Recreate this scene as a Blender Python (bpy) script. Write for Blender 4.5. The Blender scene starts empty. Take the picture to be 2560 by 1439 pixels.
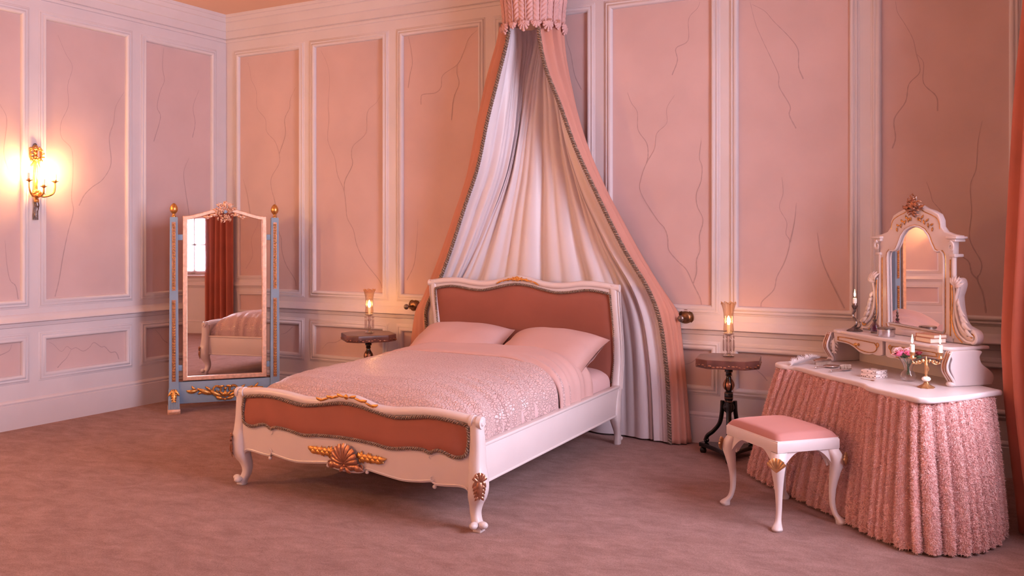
import bpy, bmesh, math, random
import numpy as np
from math import sin, cos, pi, radians, sqrt, atan2, exp
from mathutils import Vector, Matrix
random.seed(7); rng = np.random.default_rng(11)
scene = bpy.context.scene
COL = scene.collection

# ---------------------------------------------------------------- camera
cam_data = bpy.data.cameras.new('camera'); cam = bpy.data.objects.new('camera', cam_data); COL.objects.link(cam)
cam.location = (6.213, -5.898, 1.35); cam.rotation_euler = (radians(90), 0, radians(29.43))
cam_data.sensor_width = 36; cam_data.lens = 36*2330/2560; cam_data.shift_y = -(719.5-588)/2560
cam_data.clip_start = 0.02
scene.camera = cam
# ---------------------------------------------------------------- world, light, exposure
vs = scene.view_settings
scene.display_settings.display_device = 'sRGB'
vs.view_transform = 'Standard'; vs.look = 'None'; vs.gamma = 1; vs.use_curve_mapping = False
vs.exposure = 0.86
DAY = (0.80, 0.82, 1.0); DAY_STRENGTH = 21.5          # overcast daylight outside the windows
SCONCE_W = 35.0
WARM = (1.0, 0.53, 0.19)
world = bpy.data.worlds.new('daylight'); scene.world = world; world.use_nodes = True
bg = world.node_tree.nodes['Background']; bg.inputs[0].default_value = (*DAY, 1); bg.inputs[1].default_value = DAY_STRENGTH
def portal(y0, y1, z0, z1, x):
    ld = bpy.data.lights.new('window_portal', 'AREA'); ld.shape = 'RECTANGLE'; ld.size = abs(y1-y0); ld.size_y = z1-z0
    ld.cycles.is_portal = True
    o = bpy.data.objects.new('window_portal', ld); COL.objects.link(o)
    o.location = (x, (y0+y1)/2, (z0+z1)/2)
    o.rotation_euler = (radians(90), 0, radians(90))
# windows in the right-hand wall (x = 6.66): y ranges and heights
XR = 6.66
WINS = [(-2.90, -1.36, 0.90, 2.80), (-6.22, -5.24, 0.90, 2.72)]
for w in WINS: portal(w[0], w[1], w[2], w[3], XR+0.30)

# ---------------------------------------------------------------- helpers
class MB:
    def __init__(s): s.v = []; s.f = []
    def add(s, V, F):
        o = len(s.v); s.v += [tuple(map(float, p)) for p in V]; s.f += [tuple(i+o for i in f) for f in F]; return s
    def box(s, x0, x1, y0, y1, z0, z1):
        return s.add([(x0,y0,z0),(x1,y0,z0),(x1,y1,z0),(x0,y1,z0),(x0,y0,z1),(x1,y0,z1),(x1,y1,z1),(x0,y1,z1)],
              [(0,3,2,1),(4,5,6,7),(0,1,5,4),(1,2,6,5),(2,3,7,6),(3,0,4,7)])
    def bbox(s, x0, x1, y0, y1, z0, z1, b=.004):          # bevelled box
        bm = bmesh.new(); bmesh.ops.create_cube(bm, size=1)
        for v in bm.verts: v.co = ((x0+x1)/2+v.co.x*(x1-x0), (y0+y1)/2+v.co.y*(y1-y0), (z0+z1)/2+v.co.z*(z1-z0))
        bmesh.ops.bevel(bm, geom=bm.edges[:], offset=b, segments=2, affect='EDGES', profile=.5)
        bm.verts.index_update(); s.add([v.co[:] for v in bm.verts], [[v.index for v in f.verts] for f in bm.faces]); bm.free(); return s
    def grid(s, rows, cu=False, cv=False, cap=False):     # rows of points; cu closes along a row, cv closes the rows
        n = len(rows); m = len(rows[0]); V = [p for r in rows for p in r]; F = []
        for i in range(n if cv else n-1):
            for j in range(m if cu else m-1):
                a = i*m+j; b = i*m+(j+1)%m; c = ((i+1)%n)*m+(j+1)%m; d = ((i+1)%n)*m+j; F.append((a,b,c,d))
        if cap: F.append(tuple(range(m-1,-1,-1))); F.append(tuple((n-1)*m+j for j in range(m)))
        return s.add(V, F)
    def tube(s, pts, r, n=8, closed=False, normal=None, flat=1.0):   # r: scalar/list half width; flat: thickness ratio along normal
        P = [Vector(p) for p in pts]; N = len(P); R = r if hasattr(r, '__len__') else [r]*N
        T = []
        for i in range(N):
            a = P[(i-1)%N] if (closed or i > 0) else P[i]; b = P[(i+1)%N] if (closed or i < N-1) else P[i]
            t = b-a; T.append(t.normalized() if t.length > 1e-9 else Vector((0,0,1)))
        up = Vector(normal) if normal is not None else (Vector((0,0,1)) if abs(T[0].z) < .9 else Vector((1,0,0)))
        rows = []; pn = up
        for i in range(N):
            if normal is None: nn = pn - T[i]*pn.dot(T[i])
            else: nn = up - T[i]*up.dot(T[i])
            if nn.length < 1e-6: nn = T[i].orthogonal()
            nn.normalize(); pn = nn; sd = T[i].cross(nn)
            rows.append([P[i] + sd*(R[i]*cos(2*pi*k/n)) + nn*(R[i]*flat*sin(2*pi*k/n)) for k in range(n)])
        return s.grid(rows, cu=True, cv=closed, cap=not closed)
    def lathe(s, prof, n=24, c=(0,0,0), flute=None):
        rows = []
        for r, z in prof:
            row = []
            for k in range(n):
                a = 2*pi*k/n; rr = max(r, 1e-5)*(1+(flute[0]*cos(flute[1]*a) if flute else 0)); row.append((c[0]+rr*cos(a), c[1]+rr*sin(a), c[2]+z))
            rows.append(row)
        return s.grid(rows, cu=True, cap=True)
    def ell(s, c, r, nu=12, nv=8):
        if not hasattr(r, '__len__'): r = (r, r, r)
        rows = [[(c[0]+r[0]*sin(pi*i/nv+1e-4)*cos(2*pi*k/nu), c[1]+r[1]*sin(pi*i/nv+1e-4)*sin(2*pi*k/nu), c[2]-r[2]*cos(pi*i/nv)) for k in range(nu)] for i in range(nv+1)]
        return s.grid(rows, cu=True)
    def map(s, f):
        s.v = [tuple(f(*p)) for p in s.v]; return s
    def shift(s, x, y, z): return s.map(lambda a, b, c: (a+x, b+y, c+z))
    def xf(s, M):
        s.v = [tuple(M @ Vector(p)) for p in s.v]; return s

def mesh(name, mb, mat, smooth=40):
    me = bpy.data.meshes.new(name); me.from_pydata(mb.v, [], mb.f); me.update()
    bm = bmesh.new(); bm.from_mesh(me); bmesh.ops.recalc_face_normals(bm, faces=bm.faces[:]); bm.to_mesh(me); bm.free()
    me.materials.append(mat)
    if smooth:
        me.polygons.foreach_set('use_smooth', [True]*len(me.polygons)); me.set_sharp_from_angle(angle=radians(smooth))
    return me
def ob(name, mb, mat, parent=None, smooth=40):
    o = bpy.data.objects.new(name, mesh(name, mb, mat, smooth)); COL.objects.link(o)
    if parent is not None: o.parent = parent
    return o
def clone(o, parent=None, loc=None, rotz=None):
    c = o.copy(); COL.objects.link(c); c.parent = parent
    if loc is not None: c.location = loc
    if rotz is not None: c.rotation_euler = (0, 0, rotz)
    return c
def tree_copy(o, parent=None):
    c = clone(o, parent)
    for ch in list(o.children): tree_copy(ch, c)
    return c
def thing(name, label, cat, loc=(0,0,0), rotz=0, group=None):
    o = bpy.data.objects.new(name, None); o.empty_display_size = .1; COL.objects.link(o)
    o.location = loc; o.rotation_euler = (0, 0, rotz); o['label'] = label; o['category'] = cat
    if group: o['group'] = group
    return o
def tag(o, label, cat, group=None):
    o['label'] = label; o['category'] = cat
    if group: o['group'] = group
    return o
def struct(o, label=None):
    o['kind'] = 'structure'
    if label: o['label'] = label
    return o
def interp(x, pts):
    xs = [p[0] for p in pts]
    if x <= xs[0]: return pts[0][1]
    for (a, fa), (b, fb) in zip(pts, pts[1:]):
        if x <= b: return fa+(fb-fa)*(x-a)/(b-a)
    return pts[-1][1]
def smoothc(pts, per=6):                                     # Catmull-Rom through points
    P = [np.array(p, float) for p in pts]; P = [2*P[0]-P[1]]+P+[2*P[-1]-P[-2]]; out = []
    for i in range(1, len(P)-2):
        for k in range(per):
            t = k/per; a, b, c, d = P[i-1], P[i], P[i+1], P[i+2]
            out.append(.5*((2*b)+(c-a)*t+(2*a-5*b+4*c-d)*t*t+(3*b-a-3*c+d)*t**3))
    out.append(P[-2]); return [tuple(p) for p in out]
def sinterp(x, pts, _c={}):
    k = id(pts)
    if k not in _c: _c[k] = (smoothc(pts, 8), pts)
    return interp(x, _c[k][0])
def spiral(cx, cy, r0, r1, a0, a1, n=24):
    return [(cx+(r0+(r1-r0)*i/n)*cos(a0+(a1-a0)*i/n), cy+(r0+(r1-r0)*i/n)*sin(a0+(a1-a0)*i/n)) for i in range(n+1)]
def plate(outline, t, bevel=.003, holes=(), z0=0):          # filled outline in XY, thickness t, bevelled edges
    cu = bpy.data.curves.new('tmp', 'CURVE'); cu.dimensions = '2D'; cu.fill_mode = 'BOTH'
    cu.extrude = max(t/2-bevel, 1e-4); cu.bevel_depth = bevel; cu.bevel_resolution = 2; cu.offset = -bevel
    for poly in [outline]+list(holes):
        sp = cu.splines.new('POLY'); sp.points.add(len(poly)-1); sp.use_cyclic_u = True
        for p, q in zip(sp.points, poly): p.co = (q[0], q[1], 0, 1)
    o = bpy.data.objects.new('tmp', cu); COL.objects.link(o)
    dg = bpy.context.evaluated_depsgraph_get(); me = o.evaluated_get(dg).to_mesh()
    mb = MB().add([(v.co.x, v.co.y, v.co.z+z0+t/2) for v in me.vertices], [list(p.vertices) for p in me.polygons])
    o.evaluated_get(dg).to_mesh_clear(); bpy.data.objects.remove(o); bpy.data.curves.remove(cu)
    return mb
def upright(mb, y=0): return mb.map(lambda a, b, c: (a, y-c, b))    # XY outline -> XZ plane, thickness towards -y

# ---------------------------------------------------------------- materials
def mat(name, col, rough=.6, metal=0, spec=.5, noise=None, bump=None, sheen=0, trans=0, ior=1.45, sub=0, emit=None, coat=0):
    """noise: (scale, amount) mottles the colour; bump: (scale, strength, distance, detail)"""
    m = bpy.data.materials.new(name); m.use_nodes = True; nt = m.node_tree; b = nt.nodes['Principled BSDF']
    b.inputs['Base Color'].default_value = (*col, 1); b.inputs['Roughness'].default_value = rough; b.inputs['Metallic'].default_value = metal
    b.inputs['Specular IOR Level'].default_value = spec; b.inputs['IOR'].default_value = ior
    b.inputs['Transmission Weight'].default_value = trans
    b.inputs['Coat Weight'].default_value = coat
    if sheen: b.inputs['Sheen Weight'].default_value = sheen; b.inputs['Sheen Roughness'].default_value = .4; b.inputs['Sheen Tint'].default_value = (*[min(1, c*1.5+.15) for c in col], 1)
    if emit: b.inputs['Emission Color'].default_value = (*emit[0], 1); b.inputs['Emission Strength'].default_value = emit[1]
    if noise or bump:
        tc = nt.nodes.new('ShaderNodeTexCoord')
    if noise:
        n = nt.nodes.new('ShaderNodeTexNoise'); n.inputs['Scale'].default_value = noise[0]; n.inputs['Detail'].default_value = 6; nt.links.new(tc.outputs['Object'], n.inputs['Vector'])
        r = nt.nodes.new('ShaderNodeValToRGB'); k = noise[1]
        r.color_ramp.elements[0].position = .3; r.color_ramp.elements[1].position = .7
        r.color_ramp.elements[0].color = (*[c*(1-k) for c in col], 1); r.color_ramp.elements[1].color = (*[min(1, c*(1+k)) for c in col], 1)
        nt.links.new(n.outputs['Fac'], r.inputs['Fac']); nt.links.new(r.outputs['Color'], b.inputs['Base Color'])
    if bump:
        n = nt.nodes.new('ShaderNodeTexNoise'); n.inputs['Scale'].default_value = bump[0]; n.inputs['Detail'].default_value = bump[3] if len(bump) > 3 else 3; nt.links.new(tc.outputs['Object'], n.inputs['Vector'])
        bp = nt.nodes.new('ShaderNodeBump'); bp.inputs['Strength'].default_value = bump[1]; bp.inputs['Distance'].default_value = bump[2]
        nt.links.new(n.outputs['Fac'], bp.inputs['Height']); nt.links.new(bp.outputs['Normal'], b.inputs['Normal'])
    return m
def glassy(name, tint=(1,1,1), refl=.25):                    # thin clear glass
    m = bpy.data.materials.new(name); m.use_nodes = True; nt = m.node_tree; nt.nodes.clear()
    o = nt.nodes.new('ShaderNodeOutputMaterial'); t = nt.nodes.new('ShaderNodeBsdfTransparent'); g = nt.nodes.new('ShaderNodeBsdfGlossy'); mx = nt.nodes.new('ShaderNodeMixShader'); lw = nt.nodes.new('ShaderNodeLayerWeight')
    lw.inputs['Blend'].default_value = refl; t.inputs[0].default_value = (*tint, 1); g.inputs['Roughness'].default_value = .04
    nt.links.new(lw.outputs['Facing'], mx.inputs[0]); nt.links.new(t.outputs[0], mx.inputs[1]); nt.links.new(g.outputs[0], mx.inputs[2]); nt.links.new(mx.outputs[0], o.inputs[0]); return m
def emitter(name, col, st):
    m = bpy.data.materials.new(name); m.use_nodes = True; nt = m.node_tree; nt.nodes.clear()
    o = nt.nodes.new('ShaderNodeOutputMaterial'); e = nt.nodes.new('ShaderNodeEmission'); e.inputs[0].default_value = (*col, 1); e.inputs[1].default_value = st
    nt.links.new(e.outputs[0], o.inputs[0]); return m

M = {}
M['frame'] = mat('wall_paint_dusty_pink', (.64,.56,.585), .55, noise=(3,.04), bump=(60,.05,.002))
M['panel'] = mat('panel_fabric_salmon', (.585,.41,.40), .8, noise=(2.2,.07), bump=(420,.25,.001), sheen=.1)
M['vine'] = mat('painted_branch_brown', (.43,.30,.295), .8)
M['ceiling'] = mat('ceiling_paint_salmon', (.76,.48,.34), .8, noise=(1.5,.03))
M['white'] = mat('white_furniture_paint', (.66,.555,.555), .32, noise=(4,.03))
M['brightgold'] = mat('worn_bright_gilding', (.55,.31,.15), .34, metal=.85, noise=(50,.25), bump=(90,.2,.002))
M['gold'] = mat('antique_gilding', (.60,.29,.09), .36, metal=.85, noise=(60,.35), bump=(90,.3,.002))
M['palegold'] = mat('pale_gilding', (.72,.42,.30), .35, metal=.55, noise=(40,.18), bump=(70,.3,.002))
M['copper'] = mat('rose_gilding', (.40,.18,.11), .34, metal=.8, noise=(50,.3), bump=(90,.3,.002))
M['blue'] = mat('grey_blue_paint', (.22,.30,.42), .5, noise=(6,.08), bump=(80,.05,.002))
M['velvet'] = mat('russet_velvet', (.30,.09,.062), .75, noise=(5,.06), bump=(300,.2,.001), sheen=.25)
M['stoolvelvet'] = mat('dusty_pink_velvet', (.42,.17,.15), .7, noise=(3,.07), bump=(300,.1,.001), sheen=.5)
M['braid'] = mat('bronze_braid', (.27,.18,.14), .45, metal=.4, noise=(220,.65), bump=(500,.6,.003))
M['salmonlinen'] = mat('salmon_linen', (.54,.25,.195), .85, noise=(3,.06), bump=(350,.25,.001), sheen=.2)
M['lining'] = mat('pale_satin_lining', (.67,.585,.62), .38, noise=(3,.03))
M['crown'] = mat('pink_carved_corona', (.60,.345,.325), .6, noise=(12,.08), bump=(90,.2,.003))
M['sheet'] = mat('pink_cotton_sheet', (.555,.335,.31), .7, noise=(3,.03), bump=(9,.25,.01), sheen=.15)
M['lilacsheet'] = mat('pale_lilac_sheet', (.62,.40,.40), .75, bump=(9,.2,.01))
M['redcurtain'] = mat('terracotta_curtain', (.44,.125,.085), .8, noise=(4,.08), bump=(350,.25,.001), sheen=.3)
M['black'] = mat('black_lacquer', (.012,.009,.009), .18, noise=(5,.2))
M['marble'] = mat('red_brown_marble', (.135,.05,.04), .28, noise=(9,.55))
M['brass'] = mat('aged_brass', (.21,.11,.06), .35, metal=.9, noise=(40,.3))
M['silver'] = mat('silver', (.62,.56,.56), .25, metal=.95, noise=(50,.2))
M['darksilver'] = mat('tarnished_silver', (.20,.155,.145), .32, metal=.9, noise=(60,.45), bump=(120,.4,.002))
M['wax'] = mat('candle_wax', (.88,.80,.72), .5)
M['mirror'] = mat('mirror_glass', (.93,.91,.92), .015, metal=1)
M['glass'] = glassy('clear_glass', (.96,.94,.94), .28); M['crystal'] = glassy('cut_crystal', (.90,.84,.83), .55)
M['amberglass'] = glassy('amber_fluted_glass', (.93,.78,.62), .34)
M['purpleglass'] = glassy('purple_glass', (.45,.25,.42), .4)
M['flame'] = emitter('candle_flame', (1,.62,.28), 22)
M['lampbulb'] = emitter('lamp_bulb', (1,.52,.17), 95)
M['bulb'] = emitter('sconce_bulb', WARM, SCONCE_W*10); M['bulb2'] = emitter('added_sconce_bulb', WARM, SCONCE_W*61)  # the stronger one serves only the added, unseen sconces
M['cream'] = mat('cream_paper', (.80,.68,.58), .8, bump=(200,.3,.001))
M['cover'] = mat('tan_book_cover', (.45,.20,.13), .6)
M['onyx'] = mat('white_onyx', (.82,.76,.74), .2)
M['rosepink'] = mat('pink_petals', (.80,.17,.33), .6, noise=(30,.2)); M['rosepale'] = mat('pale_pink_petals', (.83,.55,.58), .6, noise=(30,.1)); M['rosered'] = mat('dark_red_petals', (.30,.03,.05), .6)
M['leaf'] = mat('rose_leaves', (.06,.10,.045), .5, noise=(20,.3))
M['feather'] = mat('white_feather', (.86,.78,.79), .8)
M['bristle'] = mat('pale_bristles', (.62,.45,.36), .8)
M['nacre'] = mat('mother_of_pearl', (.75,.62,.60), .3); M['nacredark'] = mat('dark_inlay', (.12,.07,.07), .35)
M['gem'] = mat('blue_gem', (.28,.40,.60), .15, noise=(80,.4))
M['cord'] = mat('clear_cord', (.8,.72,.72), .3)
M['sash'] = mat('window_sash_paint', (.46,.30,.29), .5)
M['bone'] = mat('tortoise_handle', (.25,.12,.085), .35, noise=(40,.4))
# carpet: soft pile with brushed patches
def carpet():
    m = mat('dusty_rose_carpet', (.36,.19,.175), .95, sheen=.25); nt = m.node_tree; b = nt.nodes['Principled BSDF']
    tc = nt.nodes.new('ShaderNodeTexCoord')
    def noise(sc, det, rough, stretch):
        mp = nt.nodes.new('ShaderNodeMapping'); mp.inputs['Scale'].default_value = stretch; mp.inputs['Rotation'].default_value = (0, 0, radians(-29))
        n = nt.nodes.new('ShaderNodeTexNoise'); n.inputs['Scale'].default_value = sc; n.inputs['Detail'].default_value = det; n.inputs['Roughness'].default_value = rough
        n.inputs['Distortion'].default_value = .35
        nt.links.new(tc.outputs['Object'], mp.inputs[0]); nt.links.new(mp.outputs[0], n.inputs['Vector']); return n
    n1 = noise(5.5, 12, .80, (1, 1.8, 1)); n2 = noise(150, 4, .6, (1, 1.4, 1))
    r = nt.nodes.new('ShaderNodeValToRGB'); e = r.color_ramp.elements
    e[0].position = .37; e[0].color = (.27,.145,.13, 1); e[1].position = .64; e[1].color = (.43,.255,.235, 1)
    mx = nt.nodes.new('ShaderNodeMix'); mx.data_type = 'RGBA'; mx.blend_type = 'OVERLAY'; mx.inputs[0].default_value = .75
    nt.links.new(n1.outputs['Fac'], r.inputs['Fac']); nt.links.new(r.outputs['Color'], mx.inputs[6]); nt.links.new(n2.outputs['Fac'], mx.inputs[7]); nt.links.new(mx.outputs[2], b.inputs['Base Color'])
    ad = nt.nodes.new('ShaderNodeMath'); ad.operation = 'MULTIPLY_ADD'; ad.inputs[1].default_value = 3.0
    nt.links.new(n1.outputs['Fac'], ad.inputs[0]); nt.links.new(n2.outputs['Fac'], ad.inputs[2])
    bp = nt.nodes.new('ShaderNodeBump'); bp.inputs['Strength'].default_value = .7; bp.inputs['Distance'].default_value = .010
    nt.links.new(ad.outputs[0], bp.inputs['Height']); nt.links.new(bp.outputs['Normal'], b.inputs['Normal']); return m
M['carpet'] = carpet()
def quilt():
    m = mat('crackled_pink_satin', (.585,.39,.38), .33, sheen=.2); nt = m.node_tree; b = nt.nodes['Principled BSDF']
    tc = nt.nodes.new('ShaderNodeTexCoord'); mp = nt.nodes.new('ShaderNodeMapping'); mp.inputs['Scale'].default_value = (1, .8, 1)
    v = nt.nodes.new('ShaderNodeTexVoronoi'); v.feature = 'DISTANCE_TO_EDGE'; v.inputs['Scale'].default_value = 66
    nz = nt.nodes.new('ShaderNodeTexNoise'); nz.inputs['Scale'].default_value = 30
    ad = nt.nodes.new('ShaderNodeVectorMath'); ad.operation = 'MULTIPLY_ADD'; ad.inputs[1].default_value = (.02,.02,.02)
    nt.links.new(tc.outputs['Object'], mp.inputs[0]); nt.links.new(mp.outputs[0], nz.inputs['Vector']); nt.links.new(nz.outputs['Color'], ad.inputs[0]); nt.links.new(mp.outputs[0], ad.inputs[2]); nt.links.new(ad.outputs[0], v.inputs['Vector'])
    r = nt.nodes.new('ShaderNodeMapRange'); r.inputs['From Max'].default_value = .13; nt.links.new(v.outputs['Distance'], r.inputs['Value'])
    bp = nt.nodes.new('ShaderNodeBump'); bp.inputs['Strength'].default_value = .75; bp.inputs['Distance'].default_value = .005
    nt.links.new(r.outputs[0], bp.inputs['Height']); nt.links.new(bp.outputs['Normal'], b.inputs['Normal']); return m
M['quilt'] = quilt()
# ================================================================ the room
YF = -7.2; HC = 3.264
MAPS = {'back': lambda s, z, d: (s, -d, z), 'left': lambda s, z, d: (d, s, z), 'right': lambda s, z, d: (XR-d, s, z), 'front': lambda s, z, d: (s, YF+d, z)}
PZ = (0.895, 2.90); LZ = (0.371, 0.603)                       # tall panels, low panels
mp = lambda mb, side: mb.map(lambda s, z, d: MAPS[side](s, z, d))
def wall(side, s0, s1, panels, openings=(), rear=.07):
    mb = MB(); rects = [(a, b, *PZ) for a, b in panels]+[(a, b, *LZ) for a, b in panels]+list(openings)
    def face(rs, d, ext):
        S = sorted({s0-ext, s1+ext, *[r[0] for r in rs], *[r[1] for r in rs]}); Z = sorted({-ext, HC+ext, *[r[2] for r in rs], *[r[3] for r in rs]})
        for a, b in zip(S, S[1:]):
            for c, e in zip(Z, Z[1:]):
                m_, n_ = (a+b)/2, (c+e)/2
                if any(r[0] < m_ < r[1] and r[2] < n_ < r[3] for r in rs): continue
                mb.add([(a, c, d), (b, c, d), (b, e, d), (a, e, d)], [(0, 1, 2, 3)])
    face(rects, 0, 0); face(openings, -rear, rear)
    for r in rects:
        dd = rear if r in openings else .014
        P = [(r[0], r[2]), (r[1], r[2]), (r[1], r[3]), (r[0], r[3])]
        for p, q in zip(P, P[1:]+P[:1]): mb.add([(*p, 0), (*q, 0), (*q, -dd), (*p, -dd)], [(0, 1, 2, 3)])
    w = struct(ob('wall_'+side, mp(mb, side), M['frame'], smooth=0)); out = []
    for a, b in panels:
        for c, e in (PZ, LZ):
            pm = MB().box(a-.02, b+.02, c-.02, e+.02, -.03, -.012)
            p = ob('panel', mp(pm, side), M['panel'], w, smooth=0); out.append((p, a, b, c, e))
            prof = [(-.001, -.012), (0, .004), (.004, .010), (.010, .0165), (.018, .0185), (.024, .016), (.028, .009), (.032, .0075), (.034, .011), (.040, .0125), (.046, .010), (.048, .004), (.056, .0035), (.060, .0)]
            rows = [[(a-g, c-g, h), (b+g, c-g, h), (b+g, e+g, h), (a-g, e+g, h)] for g, h in prof]
            ob('panel_moulding', mp(MB().grid(rows, cu=True), side), M['frame'], w, smooth=50)
    return w, out
def run(name, side, s0, s1, prof, gaps=()):                   # horizontal moulding along a wall; prof = (z, projection)
    cuts = [s0]+[x for g in gaps for x in g]+[s1]; mb = MB()
    for a, b in zip(cuts[0::2], cuts[1::2]): mb.grid([[(a, z, d) for z, d in prof], [(b, z, d) for z, d in prof]])
    return struct(ob(name, mp(mb, side), M['frame'], smooth=35))
DADO = [(.796, 0), (.792, .006), (.778, .012), (.768, .018), (.748, .040), (.742, .040), (.738, .032), (.734, .018), (.724, .016), (.716, .012), (.708, .010), (.704, 0)]
BASE = [(.202, 0), (.198, .008), (.192, .014), (.184, .016), (.176, .012), (.170, .011), (.166, .018), (0, .018)]
CORN = [(3.032, 0), (3.036, .008), (3.046, .012), (3.058, .010), (3.064, .004), (3.068, .014), (3.128, .016), (3.134, .026), (3.150, .030), (3.156, .034), (3.200, .040), (3.206, .050), (3.222, .056), (3.236, .062), (3.240, .070), (3.264, .076)]
struct(ob('floor', MB().box(-.1, XR+.5, YF-.1, .1, -.1, 0), M['carpet'], smooth=0))
struct(ob('ceiling', MB().box(-.1, XR+.5, YF-.1, .1, HC, HC+.1), M['ceiling'], smooth=0))
BP = [(.16,.848), (1.022,1.716), (1.91,2.599), (2.788,3.486), (3.672,4.369), (4.544,5.224), (5.403,6.073), (6.25,6.52)]
LP = [(-.844-.863*k, -.168-.863*k) for k in range(8)]
RP = [(-.86,-.17), (-3.95,-3.26), (-4.82,-4.13)]
FP = [(.16+.875*k, .848+.875*k) for k in range(7)]
wb, pb = wall('back', 0, XR, BP); wl, pl = wall('left', YF, 0, LP)
wr, pr = wall('right', YF, 0, RP, WINS); wf, pf = wall('front', 0, XR, FP)
wg = [(w[0]-.06, w[1]+.06) for w in reversed(WINS)]; wg = sorted(wg)
n = 0
for side, s0, s1 in (('back', 0, XR), ('left', YF, 0), ('right', YF, 0), ('front', 0, XR)):
    run('trim_%d' % (n+1), side, s0, s1, DADO); run('trim_%d' % (n+2), side, s0, s1, CORN); n += 2
    run('baseboard_'+side, side, s0, s1, BASE)
# thin hand-painted branches on the fabric panels
VB=[[(0.25,2.849),(0.274,2.781),(0.288,2.708),(0.293,2.69),(0.35,2.59),(0.361,2.445),(0.455,2.344),(0.471,2.236),(0.566,2.148),(0.613,2.04),(0.613,1.958),(0.526,1.843),(0.526,1.748),(0.569,1.618),(0.606,1.393),(0.637,1.323),(0.645,1.217),(0.692,1.101),(0.785,0.986),(0.804,0.925)],
[(0.8,2.59),(0.738,2.49),(0.731,2.421),(0.676,2.33),(0.684,2.201),(0.613,2.04)],
[(0.194,1.841),(0.243,1.707),(0.276,1.55),(0.309,1.418)],
[(1.071,2.873),(1.137,2.757),(1.165,2.625),(1.149,2.415),(1.16,2.301),(1.146,2.131),(1.219,1.98),(1.248,1.844),(1.313,1.718),(1.335,1.594),(1.349,1.492),(1.413,1.391),(1.449,1.268),(1.533,1.136),(1.671,0.996),(1.701,0.933)],
[(1.699,2.487),(1.644,2.403),(1.554,2.332),(1.54,2.167),(1.413,2.073),(1.392,1.996),(1.403,1.917),(1.327,1.796),(1.317,1.706)],
[(2.046,1.475),(2.033,1.282),(2.007,1.121),(1.941,1.002)],
[(1.953,2.896),(1.977,2.81),(1.993,2.686),(1.969,2.591),(1.953,2.495)],
[(2.587,2.879),(2.507,2.82),(2.463,2.724),(2.407,2.636),(2.275,2.565),(2.26,2.478),(2.207,2.437),(2.091,2.433),(2.075,2.402),(2.075,2.357)],
[(2.407,2.636),(2.403,2.567),(2.422,2.49),(2.373,2.381),(2.355,2.219)],
[(3.306,2.885),(3.322,2.723),(3.353,2.626),(3.384,2.474),(3.436,2.367)],
[(4.29,2.876),(4.272,2.835),(4.213,2.772),(4.209,2.632),(4.126,2.588),(4.136,2.507),(4.099,2.413)],
[(3.781,2.322),(3.81,2.248),(3.853,2.182),(3.858,2.064),(3.92,1.971),(3.93,1.89),(3.92,1.837)],
[(4.117,2.279),(4.062,2.195),(4.062,2.097),(3.991,2.03),(3.977,1.933),(3.92,1.837),(3.882,1.739),(3.877,1.641),(3.991,1.46),(4.045,1.4),(4.069,1.334),(4.076,1.253),(4.138,1.18),(4.199,1.122),(4.245,1.028),(4.29,0.942),(4.301,0.892)],
[(4.299,1.97),(4.286,1.857),(4.305,1.798),(4.297,1.704),(4.267,1.625),(4.271,1.545),(4.305,1.472),(4.308,1.421),(4.286,1.349),(4.29,1.254),(4.267,1.189),(4.267,1.109),(4.245,1.036)],
[(4.618,2.836),(4.652,2.696),(4.694,2.59),(4.753,2.459),(4.798,2.354),(4.802,2.279),(4.868,2.157),(4.864,2.1),(4.905,2.014)],
[(4.631,2.817),(4.711,2.765),(4.769,2.692),(4.86,2.59),(4.917,2.501),(4.921,2.393),(4.949,2.317)],
[(4.818,1.715),(4.826,1.614),(4.803,1.524),(4.848,1.433),(4.843,1.362),(4.867,1.307),(4.838,1.191),(4.788,1.09),(4.768,1.008),(4.697,0.935),(4.687,0.899)],
[(4.907,1.552),(4.895,1.432),(4.869,1.307)],
[(5.033,1.367),(5.052,1.234),(5.08,1.145),(5.128,1.038),(5.193,0.908)],
[(5.481,2.733),(5.492,2.665),(5.533,2.59),(5.576,2.499),(5.594,2.412),(5.612,2.34),(5.608,2.293),(5.554,2.236),(5.536,2.135),(5.474,2.037),(5.481,1.927),(5.463,1.864)],
[(5.594,2.412),(5.633,2.353),(5.633,2.237),(5.701,2.154),(5.708,2.069)],
[(5.939,2.001),(5.915,1.866),(5.908,1.73),(5.878,1.633),(5.885,1.482),(5.874,1.331),(5.933,1.199),(5.929,1.138),(5.913,1.102),(5.941,1.024),(5.957,0.91)],
[(5.648,1.662),(5.669,1.6),(5.683,1.547),(5.728,1.484),(5.749,1.394),(5.781,1.287),(5.83,1.234),(5.87,1.199),(5.885,1.137),(5.913,1.102)],
[(1.085,0.418),(1.147,0.469),(1.231,0.48),(1.313,0.52)],
[(0.633,0.513),(0.69,0.529),(0.763,0.581)],
[(4.174,0.497),(4.229,0.514),(4.266,0.542)],
[(4.644,0.507),(4.693,0.471),(4.727,0.434)],
]
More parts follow.
